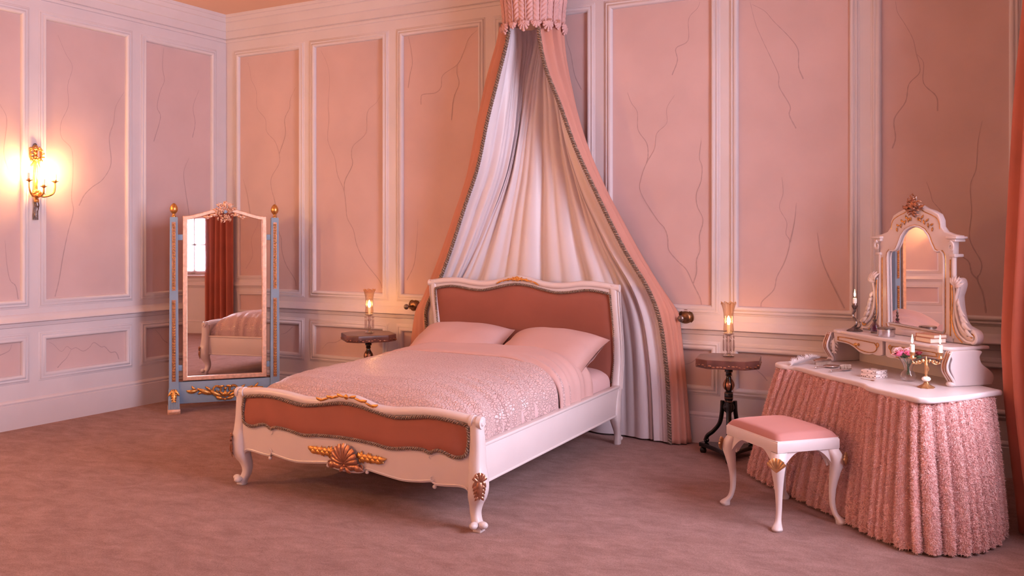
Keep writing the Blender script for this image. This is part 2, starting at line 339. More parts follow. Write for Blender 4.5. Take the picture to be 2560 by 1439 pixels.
VL=[[(-1.607,2.811),(-1.543,2.686),(-1.488,2.596),(-1.526,2.453),(-1.521,2.306),(-1.58,2.172),(-1.575,2.065),(-1.494,1.984),(-1.483,1.807),(-1.494,1.67),(-1.493,1.61),(-1.48,1.522),(-1.522,1.379),(-1.564,1.198),(-1.596,1.023),(-1.628,0.905)],
[(-1.037,2.474),(-1.116,2.345),(-1.134,2.219),(-1.175,2.102),(-1.157,1.908),(-1.228,1.781),(-1.32,1.716),(-1.388,1.653),(-1.433,1.572)],
[(-0.66,2.879),(-0.673,2.725),(-0.653,2.619),(-0.693,2.526),(-0.726,2.392),(-0.693,2.309),(-0.759,2.108)],
[(-0.291,2.592),(-0.356,2.436),(-0.334,2.303),(-0.363,2.176)],
[(-0.398,2.005),(-0.455,1.878),(-0.434,1.712),(-0.399,1.512),(-0.42,1.377)],
[(-2.005,1.317),(-1.991,1.15),(-1.968,1.039),(-1.927,0.995),(-1.909,0.902)],
[(-2.042,2.253),(-1.991,2.148),(-2.014,1.925),(-1.976,1.789)],
[(-1.677,0.579),(-1.64,0.558),(-1.578,0.501),(-1.534,0.533),(-1.496,0.509),(-1.458,0.516),(-1.399,0.484),(-1.347,0.505),(-1.307,0.539),(-1.246,0.5),(-1.212,0.497),(-1.164,0.45),(-1.122,0.448),(-1.101,0.425),(-1.087,0.387)],
[(-1.496,0.509),(-1.534,0.45),(-1.572,0.42),(-1.609,0.385)],
[(-1.956,0.593),(-1.975,0.549),(-2.048,0.522)],
[(-0.742,0.586),(-0.696,0.538),(-0.665,0.497),(-0.622,0.467)],
]
def ribbons(lines, panels, side):
    per = {}
    for L in lines:
        m0, m1 = sum(p[0] for p in L)/len(L), sum(p[1] for p in L)/len(L)
        best = min(panels, key=lambda p: abs((p[1]+p[2])/2-m0)+abs((p[3]+p[4])/2-m1)*(.3 if p[4] > 1 else 1)+(0 if (p[1]-.05 < m0 < p[2]+.05 and p[3]-.05 < m1 < p[4]+.05) else 9))
        per.setdefault(best[0].name, (best, []))[1].append(L)
    for nm, (p, Ls) in per.items():
        mb = MB()
        for li, L in enumerate(Ls):
            c = [(max(p[1]+.004, min(p[2]-.004, a)), max(p[3]+.004, min(p[4]-.004, b))) for a, b in smoothc(L, 5)]
            rows = []; N = len(c); down = c[-1][1] < c[0][1]
            for i, (a, b) in enumerate(c):
                q, r = c[min(i+1, N-1)], c[max(i-1, 0)]; dx, dz = q[0]-r[0], q[1]-r[1]; l = math.hypot(dx, dz) or 1; t = i/(N-1)
                w = (.0011+.0026*t)*(.7+.6*abs(sin(i*1.7)))
                rows.append([(a-dz/l*w, b+dx/l*w, -.0114+.0003*li), (a+dz/l*w, b-dx/l*w, -.0114+.0003*li)])
            mb.grid(rows)
        ob('painted_branch', mp(mb, side), M['vine'], p[0], smooth=0)
ribbons(VB, pb, 'back'); ribbons(VL, pl, 'left')
ribbons([[(-4.5,2.1),(-4.56,1.9),(-4.50,1.7),(-4.62,1.45),(-4.60,1.2),(-4.72,1.0)], [(-4.8,2.4),(-4.75,2.1),(-4.85,1.8)], [(-.4,2.6),(-.5,2.2),(-.45,1.7),(-.6,1.2)]], pr, 'right')

def window(n, y0, y1, z0, z1):
    x = XR+.07; w = struct(ob('window_%d' % n, MB(), M['sash']))
    w.location = (x, (y0+y1)/2, z0); hw = (y1-y0)/2; h = z1-z0
    fr = MB()
    for a, b, c, e in ((-hw-.02, -hw+.05, -.02, h+.02), (hw-.05, hw+.02, -.02, h+.02), (-hw, hw, -.02, .07), (-hw, hw, h-.05, h+.02), (-hw, hw, h/2-.03, h/2+.03)): fr.box(0, .06, a, b, c, e)
    ob('window_frame', fr, M['sash'], w, 0)
    ob('window_sill', MB().bbox(-.13, .02, -hw-.06, hw+.06, -.035, 0, .008), M['sash'], w)
    ob('reveal', MB().box(.03, .30, -hw-.03, -hw, -.02, h).box(.03, .30, hw, hw+.03, -.02, h).box(.03, .30, -hw, hw, -.04, -.02).box(.03, .30, -hw, hw, h, h+.02), M['sash'], w, 0)
    arch = MB()
    for g, d in ((.0, .0), ): pass
    prof = [(0, .01), (.01, .03), (.05, .035), (.055, .02), (.085, .018), (.09, 0)]
    rows = [[(-.07-d, -hw-g, -g), (-.07-d, hw+g, -g), (-.07-d, hw+g, h+g), (-.07-d, -hw-g, h+g)] for g, d in prof]
    ob('architrave', MB().grid(rows, cu=True), M['frame'], w, 50)
    pw = (2*hw-.10)/4; ph = (h-.17)/4
    for k in (1, 2, 3): ob('glazing_bar', MB().box(.012, .045, -hw+.05+k*pw-.014, -hw+.05+k*pw+.014, .07, h-.05), M['sash'], w, 0)
    for zz in (.07+(h/2-.10)/2, h/2+.03+(h/2-.08)/2): ob('glazing_bar', MB().box(.012, .045, -hw+.05, hw-.05, zz-.014, zz+.014), M['sash'], w, 0)
    zs = [.07, .07+(h/2-.10)/2, h/2-.03, h/2+.03, h/2+.03+(h/2-.08)/2, h-.05]
    for k in range(4):
        for a, b in ((zs[0], zs[1]), (zs[1], zs[2]), (zs[3], zs[4]), (zs[4], zs[5])):
            ob('pane', MB().box(.027, .030, -hw+.05+k*pw, -hw+.05+(k+1)*pw, a, b), M['glass'], w, 0)
    ob('sash_lift', MB().tube([(-.004, -.03, .035), (-.02, -.03, .03), (-.02, .03, .03), (-.004, .03, .035)], .005, 6), M['brass'], w)
for i, wn in enumerate(WINS): window(i+1, *wn)
# ================================================================ velvet window curtains
def curtain(name, label, pts, folds, amp, top=2.86, hem=.012, seed=1, taper=None):
    """pts: plan polyline (x, y) of the hanging line; folds waves across it"""
    P = smoothc(pts, 14); L = [0]
    for a, b in zip(P, P[1:]): L.append(L[-1]+math.hypot(b[0]-a[0], b[1]-a[1]))
    r = random.Random(seed); ph = [r.uniform(-.5, .5) for _ in range(folds+2)]; rows = []
    n = folds*14
    for iz in range(25):
        t = iz/24; z = hem+(top-hem)*t; row = []
        for k in range(n+1):
            s = k/n; q = s*L[-1]; j = max(i for i in range(len(L)) if L[i] <= q+1e-9); j = min(j, len(P)-2)
            f = (q-L[j])/max(L[j+1]-L[j], 1e-9); x = P[j][0]+(P[j+1][0]-P[j][0])*f; y = P[j][1]+(P[j+1][1]-P[j][1])*f
            dx, dy = P[j+1][0]-P[j][0], P[j+1][1]-P[j][1]; l = math.hypot(dx, dy)
            w = sin(2*pi*folds*s+ph[int(s*folds)]*.6+.5*sin(3*t+s*9)); a = amp*(.75+.35*(1-t)+.2*sin(s*13+seed))
            o = a*(abs(w)**.8*(1 if w > 0 else -1)); ox, oy = (taper(s, z) if taper else (0, 0))
            row.append((x-dy/l*o+ox, y+dx/l*o+oy, z))
        rows.append(row)
    root = thing(name, label, 'curtain', (sum(p[0] for p in pts)/len(pts), sum(p[1] for p in pts)/len(pts), 0), group='window curtains')
    lx, ly, _ = root.location
    mb = MB().grid(rows).shift(-lx, -ly, 0); o = ob('fabric', mb, M['redcurtain'], root, 60)
    so = o.modifiers.new('thickness', 'SOLIDIFY'); so.thickness = .006
    hr = MB().tube([(pts[0][0]-lx, pts[0][1]-ly, top), (pts[-1][0]-lx, pts[-1][1]-ly, top)], .012, 10); ob('heading_tape', hr, M['redcurtain'], root)
    return root
EDGE = [(0, .075), (.59, .012), (.867, -.003), (1.585, .026), (1.97, .044), (2.424, .08), (2.86, .11)]
curtain('window_curtain', 'terracotta velvet curtain at the right edge, behind the skirted dressing table', [(6.56, -1.06), (6.44, -1.03), (6.32, -.99), (6.20, -.97), (6.115, -1.05), (6.15, -1.17), (6.26, -1.32)], 7, .042, seed=3, taper=lambda s, z: (interp(z, EDGE)-.01, 0))
curtain('window_curtain', 'terracotta velvet curtain reflected in the tall mirror beside the bright window', [(6.55, -4.88), (6.53, -5.10), (6.54, -5.36)], 5, .05, seed=5)
# ================================================================ ornament helpers (built in the XZ plane, facing -y)
def leaf(mb, x, z, ang, L, w, y=0, curl=.3, lift=.006, n=8, th=.45, sides=6):
    """a pointed carved leaf from (x,z) along ang, bending by curl, raised from the ground"""
    pts = []; R = []; a = ang; px, pz = x, z
    for i in range(n+1):
        t = i/n; pts.append((px, y-lift*(.4+sin(pi*t)), pz)); R.append(max(w*.5*(sin(pi*min(1, t*.92+.08))**.8), .0006))
        a = ang+curl*t*2; px += cos(a)*L/n; pz += sin(a)*L/n
    return mb.tube(pts, R, sides, normal=(0, -1, 0), flat=th)
def scroll(mb, cx, cz, r0, r1, a0, a1, w0, w1, y=0, n=26, th=.7, sides=6):
    P = spiral(cx, cz, r0, r1, a0, a1, n); return mb.tube([(p[0], y-.002-(w0+(w1-w0)*i/n)*.5, p[1]) for i, p in enumerate(P)], [w0+(w1-w0)*i/n for i in range(n+1)], sides, normal=(0, -1, 0), flat=th)
def acanthus(mb, x, z, ang, L, w, y=0, lobes=4):
    """leaf spray with side lobes"""
    leaf(mb, x, z, ang, L, w*.45, y, 0, .010)
    for k in range(lobes):
        t = .12+.68*k/max(1, lobes-1); bx, bz = x+cos(ang)*L*t, z+sin(ang)*L*t; l = w*(.75-.35*t)
        for s in (-1, 1): leaf(mb, bx, bz, ang+s*.95, l, l*.42, y, -s*.25, .006)
    return mb
def shell(mb, x, z, R, y=0, ribs=9, spread=2.5, w=None, depth=.02):
    for k in range(ribs):
        t = k/(ribs-1)-.5; a = pi/2+t*spread; l = R*(1-.35*abs(t)**1.5); pts = []; rr = []
        for i in range(9):
            s = i/8; pts.append((x+cos(a)*l*s, y-depth*(.25+.75*sin(pi*(.15+.75*s)))-.002, z+sin(a)*l*s)); rr.append((w or R*.16)*(.18+.82*s**.9)*(1 if i < 8 else .75))
        mb.tube(pts, rr, 7, normal=(0, -1, 0), flat=.6)
    return mb
def flowers(mb, x, z, ang, L, w, y=0, n=4, seed=1):
    r = random.Random(seed)
    for k in range(n):
        t = (k+.3)/n; cx, cz = x+cos(ang)*L*t, z+sin(ang)*L*t; q = w*(1-.45*t)
        for j in range(6): leaf(mb, cx, cz, ang+j*1.05+r.uniform(-.2, .2), q*.62, q*.34, y, r.uniform(-.4, .4), .008)
        mb.ell((cx, y-.012, cz), (q*.13, .006, q*.13), 8, 5)
    leaf(mb, x+cos(ang)*L*.85, z+sin(ang)*L*.85, ang, L*.2, w*.3, y, .3); leaf(mb, x+cos(ang)*L*.85, z+sin(ang)*L*.85, ang+.6, L*.16, w*.25, y, .3)
    return mb
def braid(mb, path, r=.0055, pitch=.026, closed=False, step=.0035):
    P = [Vector(p) for p in path]
    if closed: P = P+[P[0]]
    L = [0]
    for a, b in zip(P, P[1:]): L.append(L[-1]+(b-a).length)
    n = int(L[-1]/step); pts = []; j = 0
    for i in range(n+1):
        q = L[-1]*i/n
        while j < len(L)-2 and L[j+1] < q: j += 1
        pts.append(P[j].lerp(P[j+1], (q-L[j])/max(L[j+1]-L[j], 1e-9)))
    up = Vector((0, -1, .2)).normalized()
    for ph in (0, pi):
        q = []
        for i, p in enumerate(pts):
            t = (pts[min(i+1, n)]-pts[max(i-1, 0)]).normalized(); sd = t.cross(up); sd = sd.normalized() if sd.length > 1e-6 else t.orthogonal(); nn = sd.cross(t); a = 2*pi*i*L[-1]/n/pitch+ph
            q.append(p+sd*r*.95*cos(a)+nn*r*.6*sin(a))
        mb.tube(q, r*.8, 5)
    return mb
def sheet(mb, xs, zb, zt, yf, t, nz=8):
    """slab between two curves zb(x) < zt(x); yf(x,z) front face, thickness t towards +y"""
    F = [[(x, yf(x, zb(x)+(zt(x)-zb(x))*k/nz), zb(x)+(zt(x)-zb(x))*k/nz) for k in range(nz+1)] for x in xs]
    rows = [r+[(p[0], p[1]+t, p[2]) for p in reversed(r)] for r in F]
    return mb.grid(rows, cu=True, cap=True)
def mirrored(pts): return [(-a, b) for a, b in reversed(pts) if a > 1e-9]+pts
def lin(a, b, n): return [a+(b-a)*i/n for i in range(n+1)]
def loft(mb, secs, n=12, pw=3.0, cap=True):
    """secs: (cx, cy, z, hx, hy) rounded-square sections"""
    rows = []
    for cx, cy, z, hx, hy in secs:
        row = []
        for k in range(n):
            a = 2*pi*(k+.5)/n; c, s = cos(a), sin(a); row.append((cx+hx*(abs(c)**(2/pw))*(1 if c > 0 else -1), cy+hy*(abs(s)**(2/pw))*(1 if s > 0 else -1), z))
        rows.append(row)
    return mb.grid(rows, cu=True, cap=cap)

# ================================================================ the bed
BL_ = 1.94; BROOT = (3.18, -1.27, 0)
def bedmap(x, y, z):
    t = y/BL_; cx = 3.22+(3.145-3.22)*t; cy = -2.239+(-.302+2.239)*t; a = radians(-2.2*(1-t)); k = 1-.045*t
    return (cx+k*x*cos(a)-BROOT[0], cy+k*x*sin(a)-BROOT[1], z)
bed = thing('bed', 'white carved bed with gilt ornaments and russet velvet headboard and footboard', 'bed', BROOT)
def bob(name, mb, m, parent=bed, smooth=45): return ob(name, mb.map(bedmap), m, parent, smooth)
FT = mirrored([(0,.558),(.05,.556),(.10,.546),(.19,.525),(.30,.524),(.42,.536),(.53,.541),(.64,.537),(.75,.526),(.80,.524)])
FU = mirrored([(0,.514),(.07,.510),(.145,.498),(.26,.481),(.345,.480),(.495,.500),(.61,.498),(.75,.480)])
FB = mirrored([(0,.345),(.17,.339),(.25,.330),(.31,.330),(.40,.343),(.48,.346),(.51,.337),(.52,.334),(.53,.340),(.56,.352),(.60,.348),(.65,.334),(.70,.338),(.735,.365),(.75,.42)])
FA = mirrored([(0,.173),(.06,.175),(.10,.183),(.118,.196),(.13,.199),(.22,.188),(.345,.176),(.45,.184),(.52,.195),(.53,.186),(.545,.183),(.60,.186),(.68,.194),(.72,.186),(.74,.15)])
fyo = lambda x, z: -.016*sin(pi*min(1, max(0, (z-.12)/.36)))
xs = lin(-.735, .735, 120)
fb = bob('footboard', sheet(MB(), xs, lambda x: sinterp(x, FA), lambda x: sinterp(x, FT)-.03, lambda x, z: fyo(x, z)-.015, .045, 10), M['white'])
FUx = lin(-.724, .724, 110)
def puff(x, z, w=.726):
    zt, zb = sinterp(x, FU), sinterp(x, FB); t = (z-zb)/max(zt-zb, 1e-4); return -.010*min(1, sin(pi*max(.02, min(.98, t)))*2.2)*min(1, (w-abs(x))*14)
up = bob('upholstery', sheet(MB(), FUx, lambda x: min(sinterp(x, FB), sinterp(x, FU)-.01), lambda x: sinterp(x, FU), lambda x, z: fyo(x, z)-.019+puff(x, z), .02, 10), M['velvet'])
bp_ = [(x, fyo(x, sinterp(x, FU))-.031, sinterp(x, FU)) for x in FUx]+[(.733, -.030, .45), (.735, -.032, .42), (.732, -.032, .39)]+[(x, fyo(x, sinterp(x, FB))-.024, sinterp(x, FB)) for x in reversed(FUx)]+[(-.732, -.032, .39), (-.735, -.032, .42), (-.733, -.030, .45)]
bob('braid_trim', braid(MB(), bp_, .0058, .026, closed=True), M['braid'])
tp = [(x, -.008, sinterp(x, FT)-.0225) for x in lin(-.785, .785, 90)]
roll = MB().tube(tp, .0235, 14)
for s in (-1, 1):
    roll.tube([(s*.735, -.008, .5015), (s*.752, -.008, .4995)], .031, 14); roll.tube([(s*.775, -.008, .499), (s*.797, -.008, .499)], [.031, .029], 14); roll.tube([(s*.795, -.008, .499), (s*.803, -.008, .499)], [.02, .012], 14)
bob('top_roll', roll, M['white'])
legz = [(0,.770,.004,.020,.020),(.012,.772,.002,.024,.024),(.03,.766,.004,.026,.026),(.055,.752,.012,.024,.026),(.085,.746,.016,.024,.028),(.12,.752,.012,.030,.034),(.155,.765,.0,.040,.042),(.20,.775,-.008,.044,.048),(.25,.774,-.008,.042,.048),(.30,.768,-.004,.036,.044),(.36,.765,0,.034,.040),(.43,.764,0,.032,.036),(.50,.762,-.004,.028,.030)]
for s in (-1, 1):
    L = smoothc([(a, b, c, d, e) for a, b, c, d, e in legz], 5); mb = loft(MB(), [(s*b, c, a, d, e) for a, b, c, d, e in L], 16, 3.2)
    mb.ell((s*.80, -.008, .035), (.026, .020, .017), 12, 8).ell((s*.765, -.036, .035), (.020, .026, .017), 12, 8).bbox(s*.772-.022, s*.772+.022, -.022, .026, 0, .016, .004)
    bob('leg', mb, M['white'])
bead = MB()
bead.tube([(x, fyo(x, .2)-.017, sinterp(x, FA)+.010) for x in lin(-.725, .725, 150)], .0042, 6)
bead.tube([(x, fyo(x, .33)-.017, sinterp(x, FB)-.016) for x in lin(-.70, .70, 150)], .0022, 5)
for s in (-1, 1):
    for x, z in ((.127, .190), (.537, .176)): bead.ell((s*x, -.022, z), (.011, .010, .010), 10, 7)
    scroll(bead, s*.530, .212, .014, .004, pi/2 if s > 0 else pi/2, (pi/2+s*5.5), .003, .002, -.030)
    scroll(bead, s*.520, .318, .013, .004, -pi/2, (-pi/2-s*5.0), .002, .0015, -.030)
bob('carved_bead', bead, M['white'])
sh = MB(); shell(sh, 0, .222, .098, -.034, 9, 2.7, .015, .026)
for s in (-1, 1):
    scroll(sh, s*.018, .222, .014, .003, pi/2, pi/2-s*7, .005, .003, -.045)
    leaf(sh, s*.01, .208, pi/2-s*1.75, .085, .03, -.036, s*.5, .012); leaf(sh, s*.05, .200, pi/2-s*1.2, .07, .032, -.034, -s*.5, .012); scroll(sh, s*.098, .212, .016, .004, -pi/2, -pi/2+s*5.5, .006, .003, -.036)
    leaf(sh, 0, .205, -pi/2+s*.9, .05, .02, -.036, 0, .01)
sh.ell((0, -.045, .212), (.012, .010, .008), 8, 6)
bob('shell_ornament', sh, M['copper'])
for s in (-1, 1):
    gl = MB(); b0 = 0 if s > 0 else pi
    flowers(gl, s*.085, .262, b0, .15, .058, -.030, 3, 5)
    for k in range(9): leaf(gl, s*(.07+.016*k), .262+.012*(-1)**k, b0+(.35 if k % 2 else -.35)*s, .062, .026, -.028, (-.4 if k % 2 else .4)*s, .012)
    bob('gilt_garland', gl, M['gold'])
tl = MB()
for s in (-1, 1):
    for k in range(5): leaf(tl, s*(.015+.035*k), 0, (.25 if s > 0 else pi-.25), .06, .024, 0, -s*.5 if k % 2 else s*.4, .004)
leaf(tl, 0, -.02, pi/2, .05, .03, 0, 0)
for p in range(len(tl.v)):
    x, y, z = tl.v[p]; tl.v[p] = (x, -.030+y*.6-.0, sinterp(x, FT)-.012+z*.55)
bob('gilt_leaves', tl, M['gold'])
for s in (-1, 1):
    kg = MB(); acanthus(kg, 0, .262, -pi/2, .105, .070, 0, 5); shell(kg, 0, .238, .045, -.004, 5, 1.9, .010, .010); scroll(kg, -.012, .268, .010, .003, 0, 5, .004, .002); scroll(kg, .012, .268, .010, .003, pi, pi-5, .004, .002)
    M2 = Matrix.Translation((s*.798, -.042, 0)) @ Matrix.Rotation(s*radians(42), 4, 'Z'); kg.xf(M2); bob('knee_gilding', kg, M['copper'])
# rails
for s in (-1, 1):
    mb = MB().bbox(min(s*.732, s*.762), max(s*.732, s*.762), .02, 1.90, .205, .378, .003).bbox(min(s*.726, s*.768), max(s*.726, s*.768), .02, 1.90, .372, .388, .004).bbox(min(s*.73, s*.766), max(s*.73, s*.766), .02, 1.90, .198, .210, .003)
    bob('side_rail', mb, M['white'])
# headboard: a shallow S in profile
HY_ = [(0,.055),(.06,.045),(.10,.02),(.16,-.01),(.22,-.02),(.32,.0),(.42,.045),(.52,.068),(.62,.066),(.75,.045),(.88,.018),(1.0,.0),(1.08,-.004)]
hy = lambda z: BL_-.055+sinterp(z, HY_)
HT = mirrored([(0,1.073),(.06,1.068),(.11,1.058),(.21,1.038),(.30,1.031),(.40,1.037),(.50,1.048),(.61,1.046),(.70,1.036),(.76,1.027)])
HU = mirrored([(0,1.020),(.06,1.016),(.11,1.008),(.21,.987),(.30,.972),(.40,.977),(.52,.993),(.61,.990),(.69,.976),(.71,.972)])
hx = lin(-.745, .745, 100)
hbt = sheet(MB(), hx, lambda x: sinterp(x, HU)-.006, lambda x: sinterp(x, HT), lambda x, z: hy(z)-.022, .05, 6)
hbt.tube([(x, hy(1.03)-.008, sinterp(x, HT)-.016) for x in lin(-.762, .762, 90)], .022, 12)
bob('top_rail', hbt, M['white'])
hb = sheet(MB(), lin(-.71, .71, 60), lambda x: .30, lambda x: sinterp(x, HU), lambda x, z: hy(z)-.018-.012*min(1, (.71-abs(x))*18)*min(1, max(0, sinterp(x, HU)-z)*18), .035, 22)
bob('upholstery', hb, M['velvet'])
side = lambda s: [(s*(.703+.012*sin(pi*(z-.40)/.6)), hy(z)-.030, z) for z in lin(.40, .97, 30)]
bob('braid_trim', braid(MB(), side(-1)+[(x, hy(sinterp(x, HU))-.030, sinterp(x, HU)) for x in lin(-.70, .70, 80)]+list(reversed(side(1))), .0058, .026), M['braid'])
for s in (-1, 1):
    secs = []
    for i in range(46):
        z = 1.03*i/45; d = interp(z, [(0,.026),(.05,.028),(.09,.022),(.14,.030),(.20,.048),(.26,.046),(.40,.040),(.6,.038),(.85,.034),(1.03,.030)]); w = interp(z, [(0,.022),(.09,.020),(.18,.034),(.3,.032),(1.03,.028)])
        secs.append((s*(.728+.012*sin(pi*min(1, z/.45))), hy(z), z, w, d))
    mb = loft(MB(), secs, 16, 3.4); mb.tube([(s*.712, hy(1.03)-.006, 1.012), (s*.770, hy(1.03)-.006, 1.012)], .024, 14)
    mb.ell((s*.735, hy(0)+.035, .03), (.018, .022, .016), 10, 7)
    for q in (-.022, .022): mb.tube([(s*(.760+.012*sin(pi*min(1, z/.45))), hy(z)+q, z) for z in lin(.36, .99, 30)], .0035, 6)
    bob('bed_post', mb, M['white'])
hg = MB()
for s in (-1, 1):
    acanthus(hg, s*.01, 0, (0 if s > 0 else pi), .12, .036, 0, 3); leaf(hg, s*.12, .002, (-.15 if s > 0 else pi+.15), .06, .016, 0, -s*.2)
shell(hg, 0, -.022, .042, 0, 5, 1.8, .010, .012)
hg.map(lambda x, y, z: (x, hy(1.04)-.030+y*.7, sinterp(x, HT)-.016+z*.8)); bob('gilt_leaves', hg, M['gold'])

# ---------------------------------------------------------------- bedding
def wav(x, y, seed, sc=1.0):
    r = random.Random(seed); v = 0
    for k in range(7):
        a = r.uniform(0, 2*pi); f = r.uniform(3, 11)*sc; v += sin((x*cos(a)+y*sin(a))*f+r.uniform(0, 6))/(1+f*.15)
    return v/3
mt = MB()
rows = []
for y in lin(.06, 1.865, 30):
    row = []
    e = min(1, (y-.06)/.03, (1.865-y)/.03)**.5 if 0 < min((y-.06), (1.865-y)) else 0
    for k in range(49):
        th = pi*(1-k/48); c, s = cos(th), sin(th); row.append((.715*(abs(c)**(2/9))*(1 if c > 0 else -1)*(.985+.015*e), y, .30+(.205-.02*(1-e))*abs(s)**(2/7)))
    rows.append(row)
mt.grid(rows); mt.add([rows[-1][0], rows[-1][-1], rows[0][-1], rows[0][0]], [(0, 1, 2, 3)])
mt.add(rows[-1], [tuple(range(49))]); mt.add(rows[0], [tuple(range(49))])
mattress = ob('mattress', mt.map(bedmap), M['lilacsheet'], None, 50); mattress.location = BROOT
tag(mattress, 'mattress in a pale pink fitted sheet on the white bed', 'mattress')
def duvet_row(y, lift=0, w=.722, sd=21):
    zt = interp(y, [(.0,.47),(.025,.50),(.06,.545),(.12,.582),(.22,.604),(.4,.614),(.8,.620),(1.1,.625),(1.5,.63)])+lift
    zt += .010*wav(0, y, sd+5); row = []
    for k in range(97):
        th = pi*(1-k/96); c, s = cos(th), sin(th); x = w*(abs(c)**(2/4.6))*(1 if c > 0 else -1); z = .372+(zt-.372)*abs(s)**(2/3.3)
        side_ = max(0, abs(x)-.36)/.36; crown = .022*(1-(x/w)**2)
        f = .014*wav(x, y, sd)+.009*wav(x, y, sd+1, 2.3)
        fold = sin(2*pi*(y*7.5+x*1.7+.35*sin(y*9+x*4)))*.5+sin(2*pi*(y*13+x*3.1))*.3
        amp = (.021 if x > 0 else .012)*side_*(1.2-side_*.4)
        nx = side_*(1 if x > 0 else -1)
        z2 = z+crown+f*(1-.6*side_)+fold*amp*.8; x2 = x+nx*(fold*amp+.3*f)
        row.append((x2, y, max(z2, .368)))
    return row
duv = thing('duvet', 'pink crackle-quilted satin duvet tucked into the bed', 'duvet', BROOT)
ob('quilted_cover', MB().grid([duvet_row(y) for y in lin(.022, 1.16, 150)]).map(bedmap), M['quilt'], duv, 180)
def hem_row(y, t):
    r = duvet_row(y, .004+.016*t); 
    return r
hr = []
ys = lin(1.055, 1.50, 40)
first = duvet_row(1.06, -.004)
skew = lambda p, t: (p[0], p[1]-.05*max(0, p[0]-.30)/.4*(1-t)+.03*max(0, -p[0]-.2), p[2])
hr.append([skew((p[0]*1.002, p[1]+.012, p[2]-.002), 0) for p in first])
for i, y in enumerate(ys):
    t = min(1, i/3); rr = duvet_row(y, .016*sqrt(t)+.002, .727, 33); fade = interp(y, [(1.0,1),(1.40,1),(1.5,.9)])
    hr.append([skew((p[0]*(1+.006*sqrt(t)), p[1], .372+(p[2]-.372)*fade), i/40) for p in rr])
hemb = ob('turned_back_hem', MB().grid(hr).map(bedmap), M['sheet'], duv, 180)
def pillow(x0, y0, z0, seed, tilt, yaw, label):
    rows_f = []; N = 30; W, D, Hh = .335, .230, .118; r = random.Random(seed); V = {}; mb = MB()
    def pt(u, v, sgn):
        eu, ev = abs(u), abs(v); w = (max(0, 1-eu**3.2)**.5)*(max(0, 1-ev**3.2)**.5); pin = 1-.10*(1-eu**2)*ev**4
        ear = 1+.05*(eu*ev)**3
        z = sgn*Hh*w*(1 if sgn > 0 else .75)+.006*wav(u, v, seed)*w+.012*(eu*ev)**4*sin(seed+u*3)
        z += .006*sin(9*atan2(v, u)+seed)*(max(eu, ev)**6)*(1-max(eu, ev)**20)
        return (u*W*(1-.06*ev**3*(1-eu))*ear, v*D*(1-.08*(1-ev)*eu**3)*ear, z)
    for sgn in (1, -1): mb.grid([[pt(-1+2*i/N, -1+2*j/N, sgn) for j in range(N+1)] for i in range(N+1)])
    mb.xf(Matrix.Translation((x0, y0, z0)) @ Matrix.Rotation(radians(yaw), 4, 'Z') @ Matrix.Rotation(radians(tilt), 4, 'X'))
    bm = bmesh.new(); o = ob('pillow', mb.map(bedmap), M['sheet'], None, 180)
    bm.from_mesh(o.data); bmesh.ops.remove_doubles(bm, verts=bm.verts[:], dist=.0008); bm.to_mesh(o.data); bm.free()
    o.location = BROOT; tag(o, label, 'pillow', 'pillows on the bed'); return o
pillow(-.35, 1.60, .608, 4, 24, 2, 'pink pillow on the left half of the bed, farther from the dressing table')
pillow(.37, 1.585, .603, 9, 22, -4, 'pink pillow on the right half of the bed, nearer the dressing table')
# ================================================================ bed canopy
CC = (3.184, -.225)
can = thing('bed_canopy', 'pink feathered corona with pale satin lining and salmon drapes above the bed', 'canopy', (3.14, -.1, 0))
def cob(name, mb, m, smooth=60, parent=None): return ob(name, mb.shift(-3.14, .1, 0), m, parent or can, smooth)
BLp = [(-.02,2.20,.12),(.30,2.21,.13),(.596,2.237,.14),(.808,2.25,.16),(1.021,2.392,.20),(1.257,2.516,.23),(1.544,2.651,.27),(1.823,2.78,.30),(2.15,2.886,.34),(2.418,2.978,.36),(2.70,3.075,.385),(2.86,3.09,.39)]
WLp = [(-.02,1.95,.05),(.30,1.985,.05),(.545,2.026,.05),(.778,2.071,.05),(.886,2.131,.03),(1.193,2.289,.02),(1.464,2.433,.02),(1.76,2.556,.025),(2.223,2.685,.05),(2.472,2.783,.10),(2.753,2.93,.15),(2.86,2.97,.17)]
BRp = [(-.02,4.149,.16),(.286,4.138,.16),(.544,4.123,.17),(.802,4.086,.18),(1.008,4.011,.20),(1.266,3.86,.24),(1.582,3.703,.27),(1.929,3.543,.30),(2.225,3.439,.33),(2.468,3.35,.36),(2.684,3.31,.375),(2.86,3.30,.38)]
WRp = [(-.02,4.255,.05),(.20,4.235,.05),(.536,4.202,.05),(.80,4.170,.045),(.86,4.145,.03),(1.052,3.998,.02),(1.264,3.856,.02),(1.646,3.626,.03),(2.063,3.459,.06),(2.508,3.375,.10),(2.727,3.375,.15),(2.86,3.385,.17)]
def at3(pts, z):
    xs_ = [(p[0], p[1]) for p in pts]; vs_ = [(p[0], p[2]) for p in pts]; return interp(z, xs_), interp(z, vs_)
SM = {}
def sm3(key, pts, z):
    if key not in SM: SM[key] = smoothc(pts, 8)
    return at3(SM[key], z)
ZS = lin(.012, 2.80, 70)
